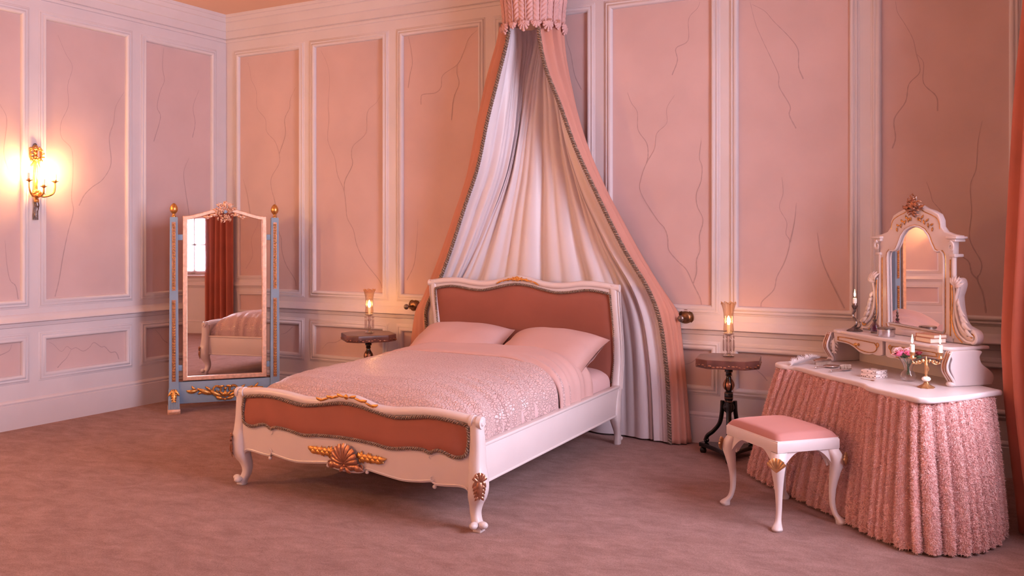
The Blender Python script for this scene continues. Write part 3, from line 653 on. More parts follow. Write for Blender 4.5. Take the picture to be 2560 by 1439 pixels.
def lining_row(z):
    bl, br = sm3('bl', BLp, z), sm3('br', BRp, z); e = interp(z, [(0,-.14),(1.6,-.12),(2.1,-.07),(2.5,.02),(2.8,.075)]); vb = interp(z, [(0,.055),(2.3,.06),(2.8,.07)])
    vm = interp(z, [(0,.5),(2.3,.5),(2.8,.62)])
    cp = [bl, (bl[0]-e*.75, bl[1]*vm+.02), (bl[0]-e+.02, vb+.03), (bl[0]*.75+br[0]*.25, vb), ((bl[0]+br[0])/2, vb-.01), (bl[0]*.25+br[0]*.75, vb), (br[0]+e-.02, vb+.03), (br[0]+e*.75, br[1]*vm+.02), br]
    P = smoothc([(a, b) for a, b in cp], 26); n = len(P); row = []
    A = interp(z, [(0,.030),(.9,.040),(1.8,.036),(2.5,.022),(2.8,.014)])
    for i, p in enumerate(P):
        s = i/(n-1); q = P[min(i+1, n-1)]; r = P[max(i-1, 0)]; dx, dy = q[0]-r[0], q[1]-r[1]; l = math.hypot(dx, dy) or 1
        w = .65*abs(sin(pi*12*s+.9*sin(5*s+z*.25)))**.75+.35*abs(sin(pi*19*s+2.0+.7*sin(z*.5+4*s)))**.8; ed = min(1, s*9, (1-s)*9)
        w = w*A*ed*1.75
        row.append((p[0]-dy/l*w, -(p[1]+dx/l*w)+.002, z))
    return row
cob('satin_lining', MB().grid([lining_row(z) for z in ZS]), M['lining'], 75)
def drape(key_w, WP, key_b, BP_, sgn):
    rows = []; zz = lin(.008, 2.80, 90)
    for z in zz:
        w, b = sm3(key_w, WP, z), sm3(key_b, BP_, z); row = []; dx, dv = b[0]-w[0], b[1]-w[1]; l = math.hypot(dx, dv)
        A = interp(z, [(0,.012),(.6,.010),(.80,.006),(1.0,.010),(1.8,.011),(2.3,.020),(2.8,.030)]); bow = interp(z, [(0,.03),(.8,.015),(1.5,.045),(2.8,.04)])
        for k in range(25):
            s = k/24; o = bow*sin(pi*s)+A*sin(2*pi*(3.2*s+.18*sin(2*z)))*min(1, s*5, (1-s)*5)
            row.append((w[0]+dx*s-sgn*dv/l*o*-1, -(w[1]+dv*s+abs(dx)/l*o), z))
        rows.append(row)
    d = cob('drape', MB().grid(rows), M['salmonlinen'], 75); so = d.modifiers.new('thickness', 'SOLIDIFY'); so.thickness = .006; so.offset = 0
    pth = [(sm3(key_b, BP_, z)[0], -sm3(key_b, BP_, z)[1]-.008, z) for z in zz if z < 2.76]
    cob('braid_trim', braid(MB(), pth, .0092, .036), M['braid'], 60, d); return d
drape('wl', WLp, 'bl', BLp, -1); drape('wr', WRp, 'br', BRp, 1)
# corona: feathers round a ring, scalloped foliage rim
ring = MB(); aa = lin(radians(150), radians(390), 60)
cob('corona_ring', ring.tube([(CC[0]+.205*cos(a), CC[1]+.205*sin(a), 2.775) for a in aa], .010, 8), M['crown'])
cob('corona_ring', MB().tube([(CC[0]+.262*cos(a), min(-.01, CC[1]+.262*sin(a)), 3.15) for a in aa], .012, 8), M['crown'])
for k in range(9):
    a0 = radians(162+k*27.0); mb = MB()
    for hs in (-1, 1):
        rows = []
        for iv in range(97):
            v = iv/96; z = 2.775+.37*v; R = .208+.012*v+.045*v**2.2; hw = .0490*(1+.15*v)*(1-.25*max(0, v-.85)/.15); gap = .0012+.009*max(0, v-.30); row = []
            for iu in range(11):
                u = iu/10; ss = hs*(gap+(hw-gap)*u); rd = R+.010*sin(pi*min(1, u*1.05))*(1-u*.3)-.006*u+.0042*sin(2*pi*(v*12+u*1.5)); an = a0+ss/R; row.append((CC[0]+rd*cos(an), min(-.006, CC[1]+rd*sin(an)), z))
            rows.append(row)
        mb.grid(rows)
        mb.tube([(CC[0]+(.208+.012*v+.045*v**2.2+.004)*cos(a0+hs*.0490*(1+.15*v)/(.208+.012*v+.045*v**2.2)), min(-.006, CC[1]+(.208+.012*v+.045*v**2.2+.004)*sin(a0+hs*.0490*(1+.15*v)/(.208+.012*v+.045*v**2.2))), 2.775+.37*v) for v in lin(0, .97, 16)], .0035, 5)
    f = cob('feather', mb, M['crown'], 120)
for k in range(12):
    a0 = radians(151+k*21.6); mb = MB(); big = k % 2 == 0
    if big:
        for q in range(7):
            an = -pi/2+(q-3)*.46; l_ = .058-.009*abs(q-3)
            for w_ in lin(.25, 1, 4): mb.ell((cos(an)*l_*w_, -.010-.008*sin(pi*w_), .012+sin(an)*l_*w_), (.0065+.003*w_, .008, .0075+.002*w_), 8, 6)
        for s in (-1, 1): scroll(mb, s*.026, .006, .016, .004, pi/2, pi/2+s*6, .006, .004, -.006)
        mb.ell((0, -.018, .01), (.012, .010, .012), 8, 6)
    else:
        for q in range(5):
            an = -pi/2+(q-2)*.55; l_ = .036-.006*abs(q-2)
            for w_ in lin(.3, 1, 3): mb.ell((cos(an)*l_*w_, -.010-.006*sin(pi*w_), .012+sin(an)*l_*w_), (.007+.003*w_, .008, .007+.002*w_), 8, 6)
        for s in (-1, 1): scroll(mb, s*.020, .008, .014, .004, -pi/2, -pi/2+s*5, .005, .003, -.006)
    mb.xf(Matrix.Translation((CC[0]+.212*cos(a0), CC[1]+.212*sin(a0), 2.765)) @ Matrix.Rotation(a0+pi/2, 4, 'Z'))
    mb.map(lambda x, y, z: (x, min(y, -.004), z)); cob('rim_foliage', mb, M['crown'], 50)
# brass curtain hold-backs
def holdback(x, z, label):
    t = thing('curtain_holdback', label, 'holdback', (x, 0, z), group='brass curtain hold-backs')
    R = Matrix.Rotation(radians(90), 4, 'X')
    ob('rosette', MB().lathe([(.0,0),(.052,0),(.055,.006),(.050,.012),(.044,.010),(.041,.013),(.036,.022),(.024,.028),(.0,.030)], 28).xf(R), M['brass'], t)
    ob('stem', MB().lathe([(.010,.02),(.008,.05),(.007,.085),(.009,.10)], 14).xf(R), M['brass'], t)
    ob('knob', MB().lathe([(.0,.098),(.014,.100),(.021,.108),(.020,.116),(.012,.122),(.0,.124)], 20).xf(R), M['darksilver'], t)
    return t
holdback(2.024, .806, 'brass curtain hold-back left of the bed, half hidden by the salmon drape'); h2 = holdback(4.200, .811, 'round brass curtain hold-back right of the bed, with a clear cord')
ob('tie_cord', MB().tube(smoothc([(-.02, -.055, -.004), (-.05, -.06, -.006), (-.075, -.055, -.012)], 5), .0025, 6).tube(smoothc([(-.02, -.055, .004), (-.05, -.06, .003), (-.075, -.055, -.010)], 5), .0025, 6), M['cord'], h2)
# ================================================================ cheval mirror
chv = thing('cheval_mirror', 'tall blue and gilt standing mirror in the room corner', 'mirror', (.698, -.6715, 0), radians(50))
PW = .376
def lean(mb): return mb.map(lambda x, y, z: (x, y+(z-.9)*.011, z))
for s in (-1, 1):
    pc = s*PW
    post = loft(MB(), [(pc, 0, .06, .036, .034), (pc, 0, .5, .034, .032), (pc, 0, 1.0, .031, .030), (pc, 0, 1.46, .029, .029), (pc, 0, 1.484, .029, .029), (pc, 0, 1.49, .026, .026)], 4, 40)
    po = ob('post', post, M['blue'], chv, 30)
    ob('finial', MB().lathe([(.0,1.488),(.015,1.488),(.016,1.498),(.011,1.503),(.010,1.514),(.018,1.522),(.027,1.534),(.030,1.548),(.028,1.565),(.020,1.582),(.009,1.594),(0,1.597)], 24, (pc, 0, 0)), M['gold'], chv)
    for z0, z1 in ((.236, .857), (.928, 1.452)):
        hw = .0135; st = MB().box(pc-hw, pc+hw, -.0335 if z0 > .9 else -.0355, -.028, z0, z1)
        ob('gilt_strip_ground', st, M['copper'], po, 0)
        ch = MB(); n = int((z1-z0)/.021); yb = -.033 if z0 > .9 else -.0355
        for k in range(n):
            zc = z0+.012+(z1-z0-.02)*(k+.0)/n
            for q in (-1, 1): leaf(ch, pc, zc, pi/2+q*.75, .020, .009, yb, -q*.7, .004, 4, .6, 5)
            ch.ell((pc, yb-.004, zc+.003), (.0042, .004, .0042), 6, 4)
        ob('gilt_carving', ch, M['gold'], po, 50)
    blk = MB().bbox(pc-.046, pc+.046, -.125, .10, 0, .038, .003); ob('gilt_foot', blk.bbox(pc-.036, pc+.036, -.130, -.12, .008, .030, .002), M['palegold'], chv, 30)
    ft = MB(); secs = []
    for i in range(13):
        z = .038+(.178-.038)*i/12; yf = interp(z, [(.038,-.112),(.07,-.090),(.11,-.062),(.15,-.050),(.178,-.048)]); yb = -interp(z, [(.038,-.09),(.07,-.07),(.11,-.05),(.178,-.04)]); secs.append((pc, (yf+yb)/2, z, interp(z, [(.038,.042),(.178,.038)]), (yb-yf)/2))
    ft = loft(ft, secs, 4, 40)
    for k in range(6):
        xx = pc-.030+.012*k; ft.tube([(xx, interp(z, [(.038,-.112),(.07,-.090),(.11,-.062),(.15,-.050)])-.001, z) for z in lin(.042, .10, 8)], .0038, 5)
    fo = ob('foot', ft, M['blue'], chv, 40)
    ac = MB(); acanthus(ac, pc, .182, -pi/2, .10, .052, 0, 5); leaf(ac, pc-.012, .18, -pi/2-.3, .06, .018, 0, -.3); leaf(ac, pc+.012, .18, -pi/2+.3, .06, .018, 0, .3)
    ac.map(lambda x, y, z: (x, y+interp(z, [(.038,-.112),(.07,-.090),(.11,-.064),(.15,-.052),(.19,-.049)])-.002, z)); ob('acanthus', ac, M['gold'], fo, 50)
    for z in (.335, 1.335): ob('pivot_block', MB().bbox(min(s*.305, s*.352), max(s*.305, s*.352), -.014, .016, z-.022, z+.022, .003), M['blue'], chv, 30)
ob('base_plank', MB().bbox(-PW+.02, PW-.02, -.020, .020, .062, .228, .003), M['blue'], chv, 30)
ob('base_back_board', MB().box(-PW+.02, PW-.02, .021, .05, .05, .24), M['copper'], chv, 0)  # copper-coloured board behind the plank, slightly taller
orn = MB(); yb = -.022
for s in (-1, 1):
    b0 = 0 if s > 0 else pi
    scroll(orn, s*.055, .155, .044, .008, -pi/2-s*.2, -pi/2-s*.2+s*8.2, .010, .006, yb, 40)
    leaf(orn, s*.02, .105, b0+s*.25, .12, .030, yb, s*.35, .012); leaf(orn, s*.10, .125, b0+s*.35, .12, .034, yb, s*.1, .012); leaf(orn, s*.20, .162, b0-s*.35, .09, .030, yb, s*.4, .012); leaf(orn, s*.215, .160, b0+s*.6, .05, .018, yb, s*.3, .008)
    leaf(orn, s*.15, .135, b0+s*1.0, .06, .020, yb, -s*.4, .010); leaf(orn, s*.105, .135, b0+s*1.2, .07, .020, yb, -s*.4, .010); leaf(orn, s*.17, .150, b0-s*.8, .04, .018, yb, s*.3, .008)
    leaf(orn, 0, .10, pi/2-s*.55, .06, .022, yb, -s*.3, .014); leaf(orn, s*.01, .085, b0+s*.05, .07, .024, yb, s*.4, .012)
    leaf(orn, s*.005, .180, b0+s*.3, .055, .018, yb, -s*.6, .012)
leaf(orn, 0, .095, pi/2, .06, .026, yb, 0, .016); orn.ell((0, yb-.014, .165), (.012, .010, .012), 10, 6); orn.ell((0, yb-.010, .082), (.014, .010, .010), 10, 6)
ob('gilt_scrollwork', orn, M['gold'], chv, 50)
# swinging glass with its frame (leans back a little)
TOP = mirrored([(0,1.560),(.06,1.556),(.12,1.542),(.20,1.518),(.26,1.503),(.312,1.498)])
outl = [(-.312, .238), (.312, .238)]+[(x, sinterp(x, TOP)) for x in lin(.312, -.312, 40)]
inn = [(-.278, .268), (.278, .268)]+[(x, sinterp(x, TOP)-.030) for x in lin(.278, -.278, 40)]
fr = ob('mirror_frame', lean(upright(plate(outl, .030, .004, [inn]), .008)), M['palegold'], chv, 40)
gl_ = MB(); V = [(x, .0, z) for x, z in [(-.284, .262), (.284, .262)]+[(x, sinterp(x, TOP)-.026) for x in lin(.284, -.284, 40)]]
gl_.add(V, [tuple(range(len(V)))]); ob('mirror_glass', lean(gl_), M['mirror'], chv, 0)
ob('backboard', lean(upright(plate(outl, .010, .001), .026)), M['copper'], chv, 30)
cr = MB(); rr_ = random.Random(3)
for q in range(16):
    a = q*2.4; R = .018+.058*sqrt((q+.5)/16); scroll(cr, R*1.1*cos(a), 1.533+R*.92*sin(a), .012, .003, a, a+(5 if q % 2 else -5), .0042, .0025, -.038+R*.25, 14)
for R, n_, l_ in ((.066, 17, .030), (.050, 15, .030), (.034, 12, .028), (.020, 9, .024)):
    for k in range(n_):
        a = 2*pi*k/n_+R*9; leaf(cr, R*.9*cos(a)*1.1, 1.533+R*.85*sin(a), a+rr_.uniform(-1.3, 1.3), l_*rr_.uniform(.7, 1.25), .012, -.034+R*.28, rr_.uniform(-1.2, 1.2), .014)
for s in (-1, 1):
    b0 = 0 if s > 0 else pi
    for k in range(3): leaf(cr, s*(.06+.025*k), 1.512-.008*k, b0-s*.25, .055, .020, -.026, s*(.3-.5*(k % 2)), .010)
    scroll(cr, s*.128, 1.488, .014, .004, pi/2, pi/2-s*5.5, .006, .003, -.026)
    scroll(cr, s*.03, 1.585, .018, .005, -pi/2, -pi/2+s*5.5, .006, .004, -.026)
leaf(cr, 0, 1.57, pi/2, .045, .026, -.028); scroll(cr, 0, 1.603, .012, .011, 0, 2*pi, .004, .004, -.024)
cr_o = ob('crest_ornament', lean(cr), M['palegold'], chv, 50)
ob('blue_gem', lean(MB().ell((0, -.048, 1.533), (.013, .010, .013), 12, 8)), M['gem'], cr_o)

# ================================================================ wall sconce
sc = thing('wall_sconce', 'gilt three-candle wall sconce with ribbon bow and hanging tassel', 'sconce', (.004, -1.797, 1.70), radians(90))
bk = MB()
bk.tube(smoothc([(0, -.012, -.09), (0, -.016, .0), (0, -.012, .10), (0, -.010, .20)], 5), [.013]*8+[.010]*8, 8, normal=(0, -1, 0), flat=.6)
for s in (-1, 1):
    bk.tube(smoothc([(0, -.012, -.06), (s*.012, -.014, .05), (s*.009, -.012, .15)], 5), .0055, 6)
ob('stem', bk, M['gold'], sc)
bw = MB()
for s in (-1, 1):
    P = [(s*(.024+.018*cos(a)), .225+.045*sin(a)) for a in lin(0, 2*pi, 22)]
    bw.tube([(p[0], -.014, p[1]) for p in P], .0065, 6, normal=(0, -1, 0), flat=1.4); bw.tube(smoothc([(0, -.014, .185), (s*.02, -.018, .165), (s*.038, -.012, .135)], 6), .007, 6, normal=(0, -1, 0), flat=.7)
    for k in range(15): leaf(bw, s*(.024+.020*cos(k*.42)), .225+.046*sin(k*.42), k*1.3+s*.3, .022, .013, -.018, .6, .008)
    bw.tube(smoothc([(s*.02, -.012, .262), (s*.012, -.012, .280), (0, -.012, .287)], 4), .006, 6)
bw.ell((0, -.020, .185), (.014, .012, .014), 10, 7); ob('ribbon_bow', bw, M['gold'], sc, 50)
ob('hook', MB().tube(spiral3 if False else [(0.010*cos(a), -.008, .290+.010*sin(a)) for a in lin(0, 2*pi, 16)], .004, 6, closed=False), M['darksilver'], sc)
cl = MB()
for k in range(9): leaf(cl, 0, -.07+.004*k, k*.7, .045, .022, -.020, .5, .012)
cl.ell((0, -.026, -.065), (.026, .020, .022), 12, 8).ell((0, -.022, -.105), (.018, .016, .020), 10, 7); ob('boss', cl, M['gold'], sc, 50)
ts = MB().tube(smoothc([(0, -.018, -.11), (.006, -.020, -.15), (-.003, -.016, -.20), (.002, -.014, -.236)], 6), [.017]*6+[.013]*6+[.015]*6+[.017], 10)
for k in range(10): ts.tube([(.012*cos(k*.63)*.9, -.018+.010*sin(k*.63), -.15), (.014*cos(k*.63), -.016+.011*sin(k*.63), -.24)], .003, 5)
ob('tassel', ts, M['darksilver'], sc, 50)
for ex, ey, ez in ((-.098, -.088, .026), (.0, -.105, -.014), (.098, -.088, .026)):
    P = smoothc([(ex*.08, -.03, -.055), (ex*.4, ey*.55, -.075), (ex*.85, ey*.95, -.055), (ex, ey, -.02+ez*.3), (ex, ey, ez)], 6)
    arm = MB().tube(P, [.008-.003*i/(len(P)-1) for i in range(len(P))], 8); scroll(arm, ex*.35, -.06, .014, .004, 0, 5, .004, .003, ey*.5)
    ao = ob('candle_arm', arm, M['gold'], sc, 50)
    ob('drip_pan', MB().lathe([(.0,-.004),(.006,-.004),(.010,.002),(.022,.008),(.024,.011),(.012,.010),(.0105,.020),(.0,.020)], 20, (ex, ey, ez)), M['gold'], ao)
    ob('candle_sleeve', MB().lathe([(.0105,.010),(.0105,.062),(.0,.062)], 16, (ex, ey, ez)), M['wax'], ao)
    ob('bulb', MB().lathe([(.0,.060),(.006,.062),(.0115,.075),(.0125,.085),(.009,.102),(.004,.116),(.0,.122)], 14, (ex, ey, ez)), M['bulb'], ao)

# ================================================================ bedside tables
def bedside(label, x, y, rot, feet_rot):
    t = thing('bedside_table', label, 'side table', (x, y, 0), radians(rot), 'bedside tables')
    a, c = .187, .075; oc = [(-a+c,-a),(a-c,-a),(a,-a+c),(a,a-c),(a-c,a),(-a+c,a),(-a,a-c),(-a,-a+c)]
    top = plate(oc, .052, .004, z0=.556); ob('table_top', top, M['marble'], t, 35)
    pn = MB(); r = random.Random(int(x*100))
    P = oc+oc[:1]
    for (x0, y0), (x1, y1) in zip(P, P[1:]):
        n = max(2, int(math.hypot(x1-x0, y1-y0)/.022)); nx, ny = (y1-y0), -(x1-x0); l = math.hypot(nx, ny); nx /= l; ny /= l
        for k in range(n):
            q = (k+.5+r.uniform(-.25, .25))/n; s = r.uniform(.006, .012); px, py = x0+(x1-x0)*q+nx*.001, y0+(y1-y0)*q+ny*.001
            pn.ell((px, py, .570+r.uniform(-.004, .010)), (s if abs(ny) > .5 else .0022, s if abs(nx) > .5 else .0022, s*r.uniform(.35, .7)), 7, 4)
    ob('painted_flowers', pn, M['copper'], t, 60)
    ob('top_plate', MB().lathe([(.0,.556),(.075,.556),(.075,.548),(.055,.540),(.03,.532),(.0,.532)], 8), M['black'], t, 30)
    col = MB().lathe([(.0,.535),(.024,.535),(.024,.522),(.017,.518),(.018,.498),(.014,.492),(.016,.480),(.026,.455),(.030,.435),(.026,.415),(.016,.400),(.024,.396),(.026,.392),(.026,.352),(.022,.346),(.024,.335),(.034,.315),(.036,.300),(.028,.280),(.016,.268),(.014,.14),(.018,.09),(.0,.09)], 24)
    ob('column', col, M['black'], t)
    gb = MB()
    for k in range(6):
        an = k*pi/3; lf = MB(); leaf(lf, 0, .408, pi/2, .075, .028, 0, 0, .003, 8, .3)
        lf.xf(Matrix.Rotation(an, 4, 'Z') @ Matrix.Translation((0, 0, 0))); lf.map(lambda px, py, pz: (px+sin(an)*(interp(pz, [(.40,.014),(.415,.025),(.435,.029),(.455,.025),(.48,.014)]))*1.0, py-cos(an)*interp(pz, [(.40,.014),(.415,.025),(.435,.029),(.455,.025),(.48,.014)]), pz)); gb.add(lf.v, lf.f)
    for z, rr in ((.520,.0245), (.497,.0185), (.392,.0265), (.362,.0265), (.340,.0245)): gb.tube([(rr*cos(q), rr*sin(q), z) for q in lin(0, 2*pi*23/24, 23)], .0016, 5, closed=True)
    ob('gilding', gb, M['copper'], t, 50)
    base = []
    for k in range(3):
        an = radians(feet_rot+120*k); an2 = an+radians(60); base += [(.195*cos(an-.12), .195*sin(an-.12)), (.195*cos(an+.12), .195*sin(an+.12)), (.078*cos(an2), .078*sin(an2))]
    sb = []
    for i in range(0, 9, 3):
        p, q, m_, nx = base[i], base[i+1], base[i+2], base[(i+3) % 9]; sb += [p, q]+[(q[0]*(1-u)**2+2*u*(1-u)*m_[0]+nx[0]*u*u, q[1]*(1-u)**2+2*u*(1-u)*m_[1]+nx[1]*u*u) for u in lin(.1, .9, 8)]
    ob('tripod_base', plate(sb, .026, .004, z0=.040), M['black'], t, 40)
    for k in range(3):
        an = radians(feet_rot+120*k); ca, sa = cos(an), sin(an)
        prof = spiral(.046, .337, .004, .013, -pi*1.2, pi*1.35, 16)
        P2 = [(p[0]+.0, p[1]) for p in prof]
        P2 = spiral(.055, .335, .004, .013, 4.2, pi*.9+2*pi*0-.0, 14)
        path = P2+smoothc([(.043, .322), (.046, .27), (.062, .20), (.105, .145), (.145, .112), (.158, .085)], 6)+spiral(.150, .083, .010, .003, .2, -4.6, 12)
        lg = MB().tube([(p[0]*ca, p[0]*sa, p[1]) for p in path], [.007+.006*min(1, i/16)-(.004 if i > len(path)-10 else 0) for i in range(len(path))], 8, normal=(-sa, ca, 0), flat=1.25)
        lo = ob('leg', lg, M['black'], t, 50)
        ob('leg_gilding', MB().tube([(p[0]*ca-sa*q*.011, p[0]*sa+ca*q*.011, p[1]+.006) for q in (1,) for p in path[16:-12]], .0018, 5).tube([(p[0]*ca+sa*.011, p[0]*sa-ca*.011, p[1]+.006) for p in path[16:-12]], .0018, 5), M['copper'], lo, 50)
        ob('bun_foot', MB().lathe([(.0,0),(.016,0),(.020,.008),(.021,.018),(.017,.030),(.013,.034),(.016,.042),(.0,.042)], 16, (.178*ca, .178*sa, 0)), M['black'], t)
    return t
bedside('black tripod table with square marble top between the bed and dressing table', 4.572, -.30, 12, 167-12)
bedside('black tripod table with square marble top left of the bed by the panelled wall', 1.79, -.275, 50, 200)
def lustre_lamp(label, x, y, z):
    t = thing('hurricane_lamp', label, 'lamp', (x, y, z), 0, 'glass hurricane lamps')
    ob('glass_base', MB().lathe([(.0,0),(.034,0),(.035,.004),(.026,.010),(.014,.018),(.010,.030),(.016,.042),(.010,.055),(.008,.085),(.016,.100),(.010,.110),(.012,.128),(.034,.138),(.036,.142),(.012,.146),(.0,.146)], 20), M['crystal'], t)
    for k in range(8):
        a = 2*pi*k/8; cx, cy = .033*cos(a), .033*sin(a)
        pr_ = MB().lathe([(.0,.030),(.004,.036),(.0055,.055),(.0045,.095),(.0015,.106)], 6, (cx, cy, 0)); pr_.lathe([(.0,.108),(.0045,.114),(.0045,.120),(.0,.127)], 6, (cx, cy, 0)); pr_.tube([(cx, cy, .125), (cx, cy, .138)], .0008, 4)
        ob('prism', pr_, M['crystal'], t, 20)
    n = 32; prof = [(.026,.146),(.030,.150),(.031,.165),(.0285,.185),(.0265,.21),(.0275,.235),(.029,.262),(.033,.290),(.040,.315),(.0455,.328)]
    rows = []
    for i, (r, zz) in enumerate(prof):
        fl = .05; row = []
        for k in range(64):
            a = 2*pi*k/64; rr = r*(1+fl*cos(16*a)); dz = (.006*cos(8*a) if i == len(prof)-1 else .002*cos(8*a) if i == len(prof)-2 else 0); row.append((rr*cos(a), rr*sin(a), zz+dz))
        rows.append(row)
    ob('glass_shade', MB().grid(rows, cu=True), M['amberglass'], t, 60)
    ob('gilt_edge', MB().tube([(.0455*(1+.05*cos(16*a))*cos(a), .0455*(1+.05*cos(16*a))*sin(a), .328+.006*cos(8*a)) for a in lin(0, 2*pi*63/64, 63)], .0012, 5, closed=True), M['gold'], t)
    ob('candle_tube', MB().lathe([(.0,.146),(.0095,.146),(.0095,.195),(.0,.195)], 14), M['wax'], t)
    ob('bulb', MB().lathe([(.0,.194),(.005,.196),(.010,.208),(.011,.216),(.008,.232),(.003,.245),(.0,.249)], 12), M['lampbulb'], t)
    return t
lustre_lamp('lit glass hurricane lamp on the table between bed and dressing table', 4.56, -.262, .608)
lustre_lamp('lit glass hurricane lamp on the table left of the bed', 1.775, -.245, .608)

# ================================================================ stool
st = thing('dressing_stool', 'white cabriole-legged stool with dusty pink velvet seat', 'stool', (5.128, -1.318, 0), radians(-42.5))
SX, SY = .222, .170
fr = MB().bbox(-SX, SX, -SY, SY, .352, .400, .004).bbox(-SX+.004, SX-.004, -SY+.004, SY-.004, .395, .406, .003); ob('seat_frame', fr, M['white'], st, 30)
cu = MB(); N = 26
def cpt(u, v):
    eu, ev = abs(u), abs(v); w = (1-eu**6)**.33*(1-ev**6)**.33; return (u*(SX-.006)*1.0, v*(SY-.006), .405+.032*min(1, w*1.15)+.013*(1-u*u)*(1-v*v))
cu.grid([[cpt(-1+2*i/N, -1+2*j/N) for j in range(N+1)] for i in range(N+1)])
ob('seat_cushion', cu, M['stoolvelvet'], st, 55)
for sx in (-1, 1):
    for sy in (-1, 1):
        L = smoothc([(.0,.224,.020,.014),(.010,.226,.024,.021),(.022,.222,.020,.018),(.045,.207,.013,.013),(.09,.198,.013,.013),(.16,.198,.016,.016),(.23,.205,.023,.021),(.28,.211,.030,.027),(.315,.207,.034,.032),(.352,.192,.034,.034)], 5)
        secs = [(sx*(r*1.0), sy*(r-.052), z, h, h) for z, r, h, _ in L]
        mb = loft(MB(), secs, 14, 2.6)
        for ax in (0, 1):                                     # curved ears under the frame
            if ax == 0: pts = [(sx*(.19-.115*q), sy*.140, .352-.082*(1-q)**1.7) for q in lin(0, 1, 12)]
            else: pts = [(sx*.192, sy*(.140-.095*q), .352-.082*(1-q)**1.7) for q in lin(0, 1, 12)]
            rows = []
            for p in pts:
                h = .352-p[2]; o = (0, .022) if ax == 0 else (.022, 0)
                rows.append([(p[0]-o[0], p[1]-o[1], .352-h), (p[0]+o[0], p[1]+o[1], .352-h), (p[0]+o[0], p[1]+o[1], .353), (p[0]-o[0], p[1]-o[1], .353)])
            mb.grid(rows, cu=True, cap=True)
        lo = ob('leg', mb, M['white'], st, 50)
        s2 = MB(); shell(s2, 0, 0, .066, -.004, 7, 1.5, .0095, .010); s2.xf(Matrix.Translation((sx*.2300, sy*.1780, .272)) @ Matrix.Rotation(atan2(sy, sx)+pi/2, 4, 'Z') @ Matrix.Rotation(radians(2), 4, 'X')); ob('gilt_shell', s2, M['brightgold'], lo, 50)
def brighten(t):
    for a_ in t.children:
        for b_ in a_.children:
            if b_.name.startswith('bulb'): b_.data = b_.data.copy(); b_.data.materials[0] = M['bulb2']
# added sconce farther along the same wall, unseen; brighter bulbs give warm fill
s2_ = tree_copy(sc); s2_.location = (.004, -4.387, 1.70); s2_['label'] = 'added gilt three-candle wall sconce farther along the left wall, unseen, for warm fill'; s2_['group'] = 'wall sconces'; brighten(s2_); sc['group'] = 'wall sconces'
for x_, tx in ((1.9, 'left'),):  # another sconce added out of view, warm fill for front-facing sides
    s3_ = tree_copy(sc); s3_.location = (x_, YF+.004, 1.70); s3_.rotation_euler = (0, 0, radians(180)); s3_['label'] = 'added gilt three-candle wall sconce on the wall behind the viewer, unseen, for warm fill'; s3_['group'] = 'wall sconces'; brighten(s3_)
# ================================================================ dressing table with fluffy skirt
DROOT = (5.5, -.9, 0); DROT = radians(-43.95)
dt = thing('dressing_table', 'white gilt dressing table with a fluffy pleated pink skirt', 'dressing table', DROOT, DROT)
TO = [(-.53,.30),(-.545,.02),(-.545,-.18),(-.535,-.225),(-.505,-.258),(-.465,-.268),(-.425,-.264),(-.385,-.240),(-.345,-.230),(-.25,-.234),(-.07,-.247),(.10,-.243),(.20,-.250),(.255,-.263),(.30,-.285),(.366,-.294),(.47,-.290),(.568,-.287),(.625,-.284),(.650,-.268),(.667,-.234),(.662,-.15),(.646,-.026),(.600,.14),(.580,.225)]
def csm(P, n=4): return smoothc(P, n)
ob('table_top', plate(csm(TO), .026, .009, z0=.626), M['white'], dt, 40)
ob('carcass', MB().box(-.42, .46, -.12, .24, .02, .627), M['white'], dt, 0)
ST = [(-.515,.29),(-.525,-.02),(-.522,-.17),(-.50,-.225),(-.45,-.246),(-.30,-.215),(-.05,-.228),(.15,-.226),(.30,-.258),(.42,-.272),(.58,-.268),(.630,-.235),(.640,-.13),(.615,.04),(.555,.19)]
SB = [(-.68,.31),(-.735,.05),(-.735,-.17),(-.69,-.285),(-.56,-.325),(-.33,-.338),(-.06,-.345),(.15,-.345),(.32,-.350),(.48,-.358),(.65,-.345),(.735,-.27),(.760,-.13),(.71,.04),(.60,.20)]
def resample(P, n):
    P = smoothc(P, 12); L = [0]
    for a, b in zip(P, P[1:]): L.append(L[-1]+math.hypot(b[0]-a[0], b[1]-a[1]))
    out = []; j = 0
    for i in range(n+1):
        q = L[-1]*i/n
        while j < len(L)-2 and L[j+1] < q: j += 1
        f = (q-L[j])/max(L[j+1]-L[j], 1e-9); out.append((P[j][0]+(P[j+1][0]-P[j][0])*f, P[j][1]+(P[j+1][1]-P[j][1])*f))
    return out
NS = 880; NP = 42
TT, BB = resample(ST, NS), resample(SB, NS); rp = random.Random(5); jit = [rp.uniform(-.30, .30) for _ in range(NP+2)]; jam = [rp.uniform(.7, 1.25) for _ in range(NP+2)]
